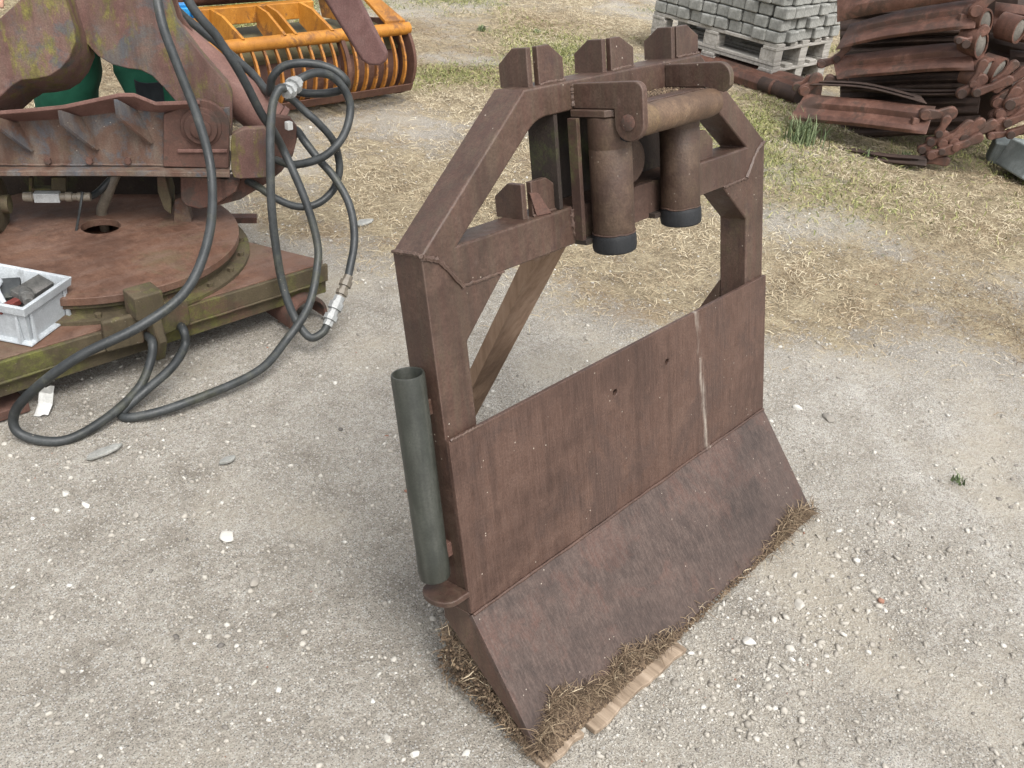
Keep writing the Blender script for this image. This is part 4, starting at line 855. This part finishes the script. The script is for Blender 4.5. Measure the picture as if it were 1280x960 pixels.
for lev in range(6):
    z = .292 + lev * .08 + LH / 2
    for i in range(10):
        for j in range(7):
            if not (i == 0 or j == 0 or i == 1 and lev > 4): continue
            off = .03 if lev % 2 else 0.0
            pass
            if pvm is None:
                pvm = build('paver', paver_mesh(), M_conc, None, .011, origin=(0, 0, 0), seg=3); o = pvm
            else:
                o = pvm.copy(); COL.objects.link(o)
            jit = random.choice((0, 0, .012, -.014, .024, -.02)) if (i == 0 or j == 0) else 0
            pa_ = pp(.06 + i * .12 + (off if i else 0) * .5 + (jit if i == 0 else 0), .0 + .06 + j * .12 + (jit if j == 0 and i else 0), z)
            o.rotation_euler = (0, 0, rz + random.uniform(-.03, .03)); o.location = pa_
            fc_ = 'long face' if j == 0 else 'short end'
            where = 'corner stone' if i == 0 and j == 0 else (f'stone {i + 1} from the corner on the long face' if j == 0 else f'stone {j + 1} from the corner on the short end')
            tag(o, f'grey paver, course {lev + 1} up, {where}', 'paver', PG)
core = MB().box(pp(.64, .44, .292 + .235), (.95, .61, .46), Mp)
tag(build('paver_infill', core, M_conc, None, .004, origin=pp(.64, .44, .292)), 'inner mass of grey pavers hidden behind the outer faces of the stack', 'paver', None, 'stuff')

# ================================================================== RUSTY CRAWLER TRACKS
TD = 5.35
tu = pz(1157, 208) - pz(990, 158); tu.normalize(); tn = Vector((tu.y, -tu.x, 0))
if tn.dot(CAM_POS - pz(1075, 182)) < 0: tn = -tn
tp0 = pz(1075, 184)
tP = lambda u, v, off=0.0: ppl(u, v, tp0 + tn * off, tn)
def shoe(mbn, TL, TR, BR, BL, off0, off1, sag, parent, mat=M_track, bolt=True):
    """long plate with two rolled ridges; TL.. pixel corners measured on the stack's face; top edge at off1, bottom at off0"""
    rows = []; ncol = 15; pr = [(0, 0), (.12, .028), (.28, .04), (.42, .016), (.5, .0), (.58, .012), (.72, .045), (.88, .035), (1, 0)]
    for (t_, d_) in pr:
        row = []
        for k_ in range(ncol):
            s_ = k_ / (ncol - 1)
            e_ = min(1, min(s_, 1 - s_) / .16); e_ = e_ * e_ * (3 - 2 * e_)
            u = (TL[0] * (1 - s_) + TR[0] * s_) * (1 - t_) + (BL[0] * (1 - s_) + BR[0] * s_) * t_
            v = (TL[1] * (1 - s_) + TR[1] * s_) * (1 - t_) + (BL[1] * (1 - s_) + BR[1] * s_) * t_
            v += sag * math.sin(s_ * math.pi) + .5 * math.sin(s_ * 9 + sag)
            row.append(tP(u, v, off1 * (1 - t_) + off0 * t_ + d_ * .7 * (.12 + .88 * e_)))
        rows.append(row)
    o = build('track_shoe', MB().loft(rows, -tn * .014), mat, parent, .003, smooth=50)
    if bolt:
        s_ = .9; u = TL[0] * (1 - s_) + TR[0] * s_; v = TL[1] * (1 - s_) + TR[1] * s_; u2 = BL[0] * (1 - s_) + BR[0] * s_; v2 = BL[1] * (1 - s_) + BR[1] * s_
        c = tP(u * .45 + u2 * .55, v * .45 + v2 * .55, off0 * .5 + off1 * .5)
        build('shoe_bolt', MB().box(c + tn * .024, (.04, .04, .04), Matrix.Rotation(.75, 3, 'Z') @ Matrix.Rotation(.1, 3, 'Y')), mat, o, .005)
    return o
def links_(parent, seq, r=.022, mat=M_track):
    for (u, v, off, w_, h_, ang) in seq:
        c = tP(u, v, off); b = MB(); k_ = 12
        ca2, sa2 = math.cos(ang), math.sin(ang)
        du_ = (tu * .85 - tn * .5).normalized(); ext = (tu * .5 + tn * .85).normalized() * .032
        def q_(x, y): return c + du_ * (x * ca2 - y * sa2) + Vector((0, 0, x * sa2 + y * ca2)) - ext * .5
        hw = max(.026, min(w_, h_) * .85) * random.uniform(.85, 1.2); L_ = max(w_, h_) * random.uniform(.8, 1.1); ang = ang + random.uniform(-.25, .25); ca2, sa2 = math.cos(ang), math.sin(ang)
        ol = [(L_ + hw * math.cos(a), hw * math.sin(a)) for a in np.linspace(-1.5, 1.9, 8)] + [(0.0, hw * .55)] + [(-L_ + hw * .9 * math.cos(a), hw * .9 * math.sin(a)) for a in np.linspace(1.3, 4.7, 8)] + [(0.0, -hw * .75)]
        lk = build('chain_link', MB().prism([q_(*p) for p in ol], ext), mat, parent, .008, seg=3)
        build('link_pin', MB().tube([q_(-L_, 0) - ext * .8, q_(-L_, 0) + ext * 1.35], hw * .75, 12), M_trackdark if random.random() < .5 else mat, lk, .003)
t1 = empty('crawler_track', tp0 - Vector((0, 0, tp0.z)), 'low front fold of rusted crawler track with one sloping ridged plate facing out', 'crawler track', 'rusted crawler tracks in the scrap heap')
shoe('a', (1007, 117), (1169, 133), (1157, 168), (985, 149), .12, .0, 0, t1)
shoe('b', (1022, 179), (1158, 196), (1157, 209), (1030, 191), .17, .12, 2, t1, M_trackdark, False)
shoe('c', (1012, 100), (1150, 120), (1158, 130), (1010, 106), .0, -.06, -6, t1, M_trackdark, False)
links_(t1, [(1172, 142, .03, .06, .05, .3), (1178, 158, .05, .05, .03, 1.2), (1166, 178, .06, .06, .035, .9), (1180, 172, .03, .07, .035, .7), (1194, 168, .02, .075, .035, .8), (1208, 166, .0, .075, .035, .8), (1222, 164, -.03, .075, .035, .8), (1234, 160, -.06, .075, .035, .8),
            (1176, 190, .08, .06, .025, .5), (1192, 184, .05, .06, .025, .5), (1208, 178, .02, .06, .025, .5), (1013, 106, -.02, .05, .04, 1.2), (1004, 104, -.04, .05, .03, .8), (1168, 200, .06, .05, .03, .2)])
t2 = empty('crawler_track', tp0 - tn * .15 - Vector((0, 0, tp0.z)), 'tall folded stack of rusted crawler track, its ridged plates piled above the low front fold', 'crawler track', 'rusted crawler tracks in the scrap heap')
shoe('d', (1040, 72), (1212, 52), (1218, 88), (1046, 100), -.06, -.17, -2, t2, M_track, False)
shoe('e', (1062, 30), (1226, -2), (1218, 36), (1044, 62), -.06, -.18, -4, t2)
shoe('f', (1046, -34), (1236, -44), (1230, -2), (1046, 28), -.12, -.16, -3, t2)
shoe('g', (1050, 104), (1226, 112), (1222, 120), (1050, 112), -.12, -.14, 3, t2, M_trackdark, False)
shoe('g', (1046, -70), (1240, -90), (1236, -50), (1046, -40), -.16, -.2, 0, t2)
for k_, (v0, v1, of) in enumerate(((66, 74, -.3), (30, 40, -.3), (100, 108, -.3), (128, 140, -.3), (50, 62, -.42), (85, 97, -.42), (115, 130, -.42), (10, 30, -.42), (150, 165, -.25))):
    shoe('h', (1050, v0), (1225, v0 - 6), (1222, v1 - 6 + 8), (1050, v1 + 8), of, of - .05, 0, t2, M_trackdark, False)
build('dark_gap_slab', MB().prism([tP(u, v, -.5) for u, v in [(1050, -40), (1275, -40), (1262, 150), (1050, 165)]], -tn * .2), M_trackdark, t2)  # slab added behind the shoes, painting the gaps dark as shade
def cup(u, v, off, rx, rz_, ang, parent):
    c = tP(u, v, off); ax = (tu * .9 + tn * .35).normalized(); up = Vector((0, 0, 1)); sd_ = ax.cross(up).normalized(); ca2, sa2 = math.cos(ang), math.sin(ang)
    def rg(k_, d_): return [c + ax * d_ + (sd_ * (rx * k_ * math.cos(a) * ca2 - rz_ * k_ * math.sin(a) * sa2) + up * (rx * k_ * math.cos(a) * sa2 + rz_ * k_ * math.sin(a) * ca2)) for a in np.linspace(0, 2 * math.pi, 17)[:-1]]
    b = MB(); R_ = [rg(1, -.12), rg(1, 0), rg(.84, 0), rg(.84, -.02)]; vs_ = [p for r_ in R_ for p in r_]
    b.add(vs_, [(i * 16 + q_, i * 16 + (q_ + 1) % 16, (i + 1) * 16 + (q_ + 1) % 16, (i + 1) * 16 + q_) for i in range(3) for q_ in range(16)])
    o = build('track_end', b, M_track, parent)
    b = MB(); vs_ = rg(.84, -.01) + rg(.5, .0) + [c + ax * .004]; b.add(vs_, [(q_, (q_ + 1) % 16, 16 + (q_ + 1) % 16, 16 + q_) for q_ in range(16)] + [(16 + q_, 16 + (q_ + 1) % 16, 32) for q_ in range(16)])
    build('packed_dirt', b, M_packed, o)
cup(1233, 28, -.12, .05, .075, -.5, t2); cup(1227, 56, -.1, .05, .08, -.4, t2); cup(1232, 92, -.1, .045, .085, .45, t2); cup(1250, 88, -.14, .04, .07, .5, t2)
links_(t2, [(1218, 46, -.08, .055, .03, 1.0), (1208, 50, -.06, .04, .03, .2), (1214, 108, -.06, .06, .035, .6), (1222, 92, -.07, .05, .03, 1.3), (1240, 108, -.06, .09, .03, .6), (1038, 76, -.14, .05, .04, .4), (1052, 66, -.16, .05, .03, 1.2), (1230, 2, -.1, .05, .04, .8), (1255, 92, -.12, .07, .03, .8), (1045, 100, -.12, .04, .04, .1)])
t3 = empty('crawler_track', tP(1262, 130, -.35) * 1, 'rusted crawler track heaped at the right edge behind the blue grey blocks', 'crawler track', 'rusted crawler tracks in the scrap heap')
t3.location.z = 0; WM[t3.name] = Matrix.Translation(t3.location)
shoe('k', (1244, 2), (1330, 10), (1320, 50), (1240, 40), -.35, -.4, 2, t3)
shoe('k', (1266, 20), (1340, 24), (1335, 62), (1264, 50), -.28, -.34, 2, t3)
shoe('k', (1262, 62), (1340, 66), (1335, 98), (1262, 88), -.28, -.34, 2, t3, M_trackdark)
shoe('k', (1236, 40), (1330, 60), (1325, 100), (1236, 82), -.42, -.46, 2, t3, M_trackdark)
shoe('k', (1240, 110), (1330, 116), (1325, 150), (1240, 140), -.36, -.42, 2, t3, M_trackdark, False)
cup(1275, 38, -.2, .05, .07, 0, t3)
links_(t3, [(1262, 118, -.18, .08, .04, .7), (1256, 130, -.16, .08, .035, .9), (1268, 136, -.16, .07, .04, .5), (1252, 146, -.14, .07, .035, 1.1), (1264, 150, -.12, .07, .035, .6), (1276, 146, -.12, .07, .035, .7), (1276, 124, -.16, .07, .04, .4), (1262, 100, -.2, .08, .035, 1.0), (1272, 108, -.2, .08, .03, .8), (1280, 160, -.12, .07, .03, .8), (1258, 166, -.1, .08, .03, .3)])
lie = empty('track_pad', pz(950, 108, 0), 'long rusted track section lying flat beside the pallets, its end under the front fold', 'track section')
la, lb_ = pz(880, 76, .05), pz(1004, 118, .05); ld = (lb_ - la).normalized(); la = la - ld * .35; ln_ = Vector((-ld.y, ld.x, 0));
if ln_.dot(CAM_POS - la) < 0: ln_ = -ln_
prf = [(.1, .0), (.11, .05), (.09, .085), (.05, .095), (.03, .08), (.0, .085), (-.03, .1), (-.06, .095), (-.09, .1), (-.14, .11), (-.2, .105), (-.22, .0)]
L0 = (lb_ - la).length
build('ridged_plate', MB().prism([la + ln_ * a + Vector((0, 0, z - .05 + .0)) for a, z in prf], ld * L0), M_track, lie, .006)
build('end_bar', MB().tube([lb_ - ld * .3 + ln_ * .075 + Vector((0, 0, .0)), lb_ + ld * .02 + ln_ * .075], .05, 16), M_trackdark, lie, .003)
build('end_strap', MB().lathe(lb_ - ld * .2 + ln_ * .075, ld, [(.051, 0), (.056, .003), (.056, .02), (.051, .023)], 16), M_track, lie)

# concrete blocks at the right edge
def rblock(u, v, size, rot, label):
    c = pz(u, v, 0); c.z = size[2] / 2 + .01
    tag(build('concrete_block', MB().box(c, size, rot), M_block, None, .012, origin=c, seg=3), label, 'block', 'blue grey concrete blocks')
rblock(1254, 206, (.1, .2, .14), Matrix.Rotation(.5, 3, 'Z') @ Matrix.Rotation(-.25, 3, 'Y'), 'smaller blue grey concrete block tipped against the rusted track links')
rblock(1284, 226, (.26, .26, .16), Matrix.Rotation(.9, 3, 'Z') @ Matrix.Rotation(.3, 3, 'X'), 'larger blue grey concrete block at the right edge, half out of the photo')
tag(build('sandy_block', MB().box(pd(1278, 112, 5.35), (.24, .2, .1), Matrix.Rotation(.3, 3, 'Z')), M_board, None, .01, origin=pd(1278, 112, 5.35)), 'tan wooden block wedged among the rusted links at the right edge', 'block')

# ================================================================== SMALL THINGS
def weed(u, v, nb, h, label, name='weed'):
    c = pz(u, v, 0); P_ = []; A_ = []; L2 = []; T2 = []; ht = []
    V_, F_, tn_ = [], [], []
    for q_ in range(nb):
        a = random.uniform(0, 6.283); o_ = Vector((random.gauss(0, h * .25), random.gauss(0, h * .25), 0)); hh = h * random.uniform(.45, 1.1); le = random.uniform(.15, .6) * hh
        side = Vector((-math.sin(a), math.cos(a), 0)) * random.uniform(.003, .0055); i0 = len(V_); t_ = random.random()
        for k_ in range(5):
            s_ = k_ / 4; p = o_ + Vector((math.cos(a) * le * s_ ** 1.7, math.sin(a) * le * s_ ** 1.7, hh * (s_ - .25 * s_ ** 3))); ww = side * (1 - .85 * s_)
            V_ += [p - ww, p + ww]; tn_ += [t_, min(1, t_ + .2)]
        F_ += [(i0 + 2 * k_, i0 + 2 * k_ + 1, i0 + 2 * k_ + 3, i0 + 2 * k_ + 2) for k_ in range(4)]
    o = np_mesh(name, np.array(V_), np.array(F_), M_weed, np.array(tn_)); o.location = c; return tag(o, label, 'weed', 'green weeds')
weed(1002, 178, 150, .2, 'tall grey green grassy weed growing against the low front fold of rusted track')
weed(1130, 205, 60, .1, 'small green grass tuft at the foot of the lowest rusted track plate')
weed(1085, 196, 30, .06, 'thin green sprigs between the lower rusted track plates')
weed(602, 40, 90, .07, 'bright green grass tuft alone on the dry grass at the back')
weed(670, 42, 60, .05, 'low green grass tuft behind the first top lugs of the frame')
weed(1200, 604, 14, .035, 'tiny green sprout in the gravel right of the slanted blade')
def rock(u, v, s_, tone, label):
    c = pz(u, v, 0); k_ = IV2.copy()
    for _ in range(16):
        nn = rng.normal(size=3); nn /= np.linalg.norm(nn); k_ -= np.maximum(0, k_ @ nn - rng.uniform(.5, .85))[:, None] * nn
    k_ += rng.normal(0, .02, k_.shape); k_ *= np.array([s_, s_ * rng.uniform(.6, .9), s_ * .5])
    me_o = np_mesh('stone', k_, IF2, M_stone, np.full(len(IV2), min(.84, tone))); me_o.location = (c.x, c.y, c.z + s_ * .12); me_o.rotation_euler.z = rng.uniform(0, 6); tag(me_o, label, 'stone', 'larger stones on the gravel')
rock(318, 730, .02, .35, 'rounded brown grey stone on the gravel left of the tube holder')
rock(518, 944, .014, .86, 'white stone on the gravel at the bottom, left of the blade corner')
rock(485, 925, .015, .66, 'grey speckled stone at the bottom, leftmost beside the white stone')
rock(583, 942, .013, .95, 'small white stone nearest the left corner of the slanted blade')
rock(997, 510, .02, .85, 'pale stone on the gravel right of the blade top corner')
rock(1035, 524, .028, .2, 'dark grey stone on the gravel far right of the blade')
rock(870, 672, .02, .6, 'pale stone lying in front of the blade below its right half') if False else None
rock(1000, 757, .022, .7, 'pale grey stone in the gravel in front of the lip right corner')
rock(935, 803, .02, .9, 'white stone among the gravel before the slanted blade')
rock(170, 645, .014, .4, 'small tan stone on the gravel below the hose loop')
rock(108, 632, .015, .8, 'pale stone on the gravel left of the tan one')
rock(285, 672, .022, .85, 'chalky white stone in the middle of the left gravel')
rock(82, 618, .014, .85, 'small white stone nearest the left hose loop')
rag = [pz(50, 520, .004), pz(55, 505, .02), pz(57, 492, .05), pz(58, 484, .08)]
tag(build('white_rag', MB().loft([[p + Vector((.014, -.01, 0)) * w_ + Vector((0, 0, .004 * math.sin(i * 2 + w_ * 3))) for w_ in (-1, -.3, .4, 1)] for i, p in enumerate(rag)], Vector((.003, -.006, .004))), M_white, None, .001, origin=rag[0]), 'scrap of white cloth sticking up from the ground beside the hose loop', 'rag')
def flake(u, v, w_, h_, label):
    c = pz(u, v, .004); tag(build('stone_flake', MB().prism([c + Vector((w_ * math.cos(a) * random.uniform(.7, 1), h_ * math.sin(a) * random.uniform(.7, 1), 0)) for a in np.linspace(0, 6.283, 9)[:-1]], (0, 0, .008)), M_conc, None, .002, origin=c), label, 'stone', 'flat pale stones in the gravel')
flake(130, 566, .06, .018, 'wide flat pale stone sunk in the gravel below the hose loop')
flake(285, 576, .03, .013, 'narrow flat pale stone in the gravel below the long hose')
flake(455, 279, .06, .03, 'flat white piece lying right of the hoses on the dry grass')
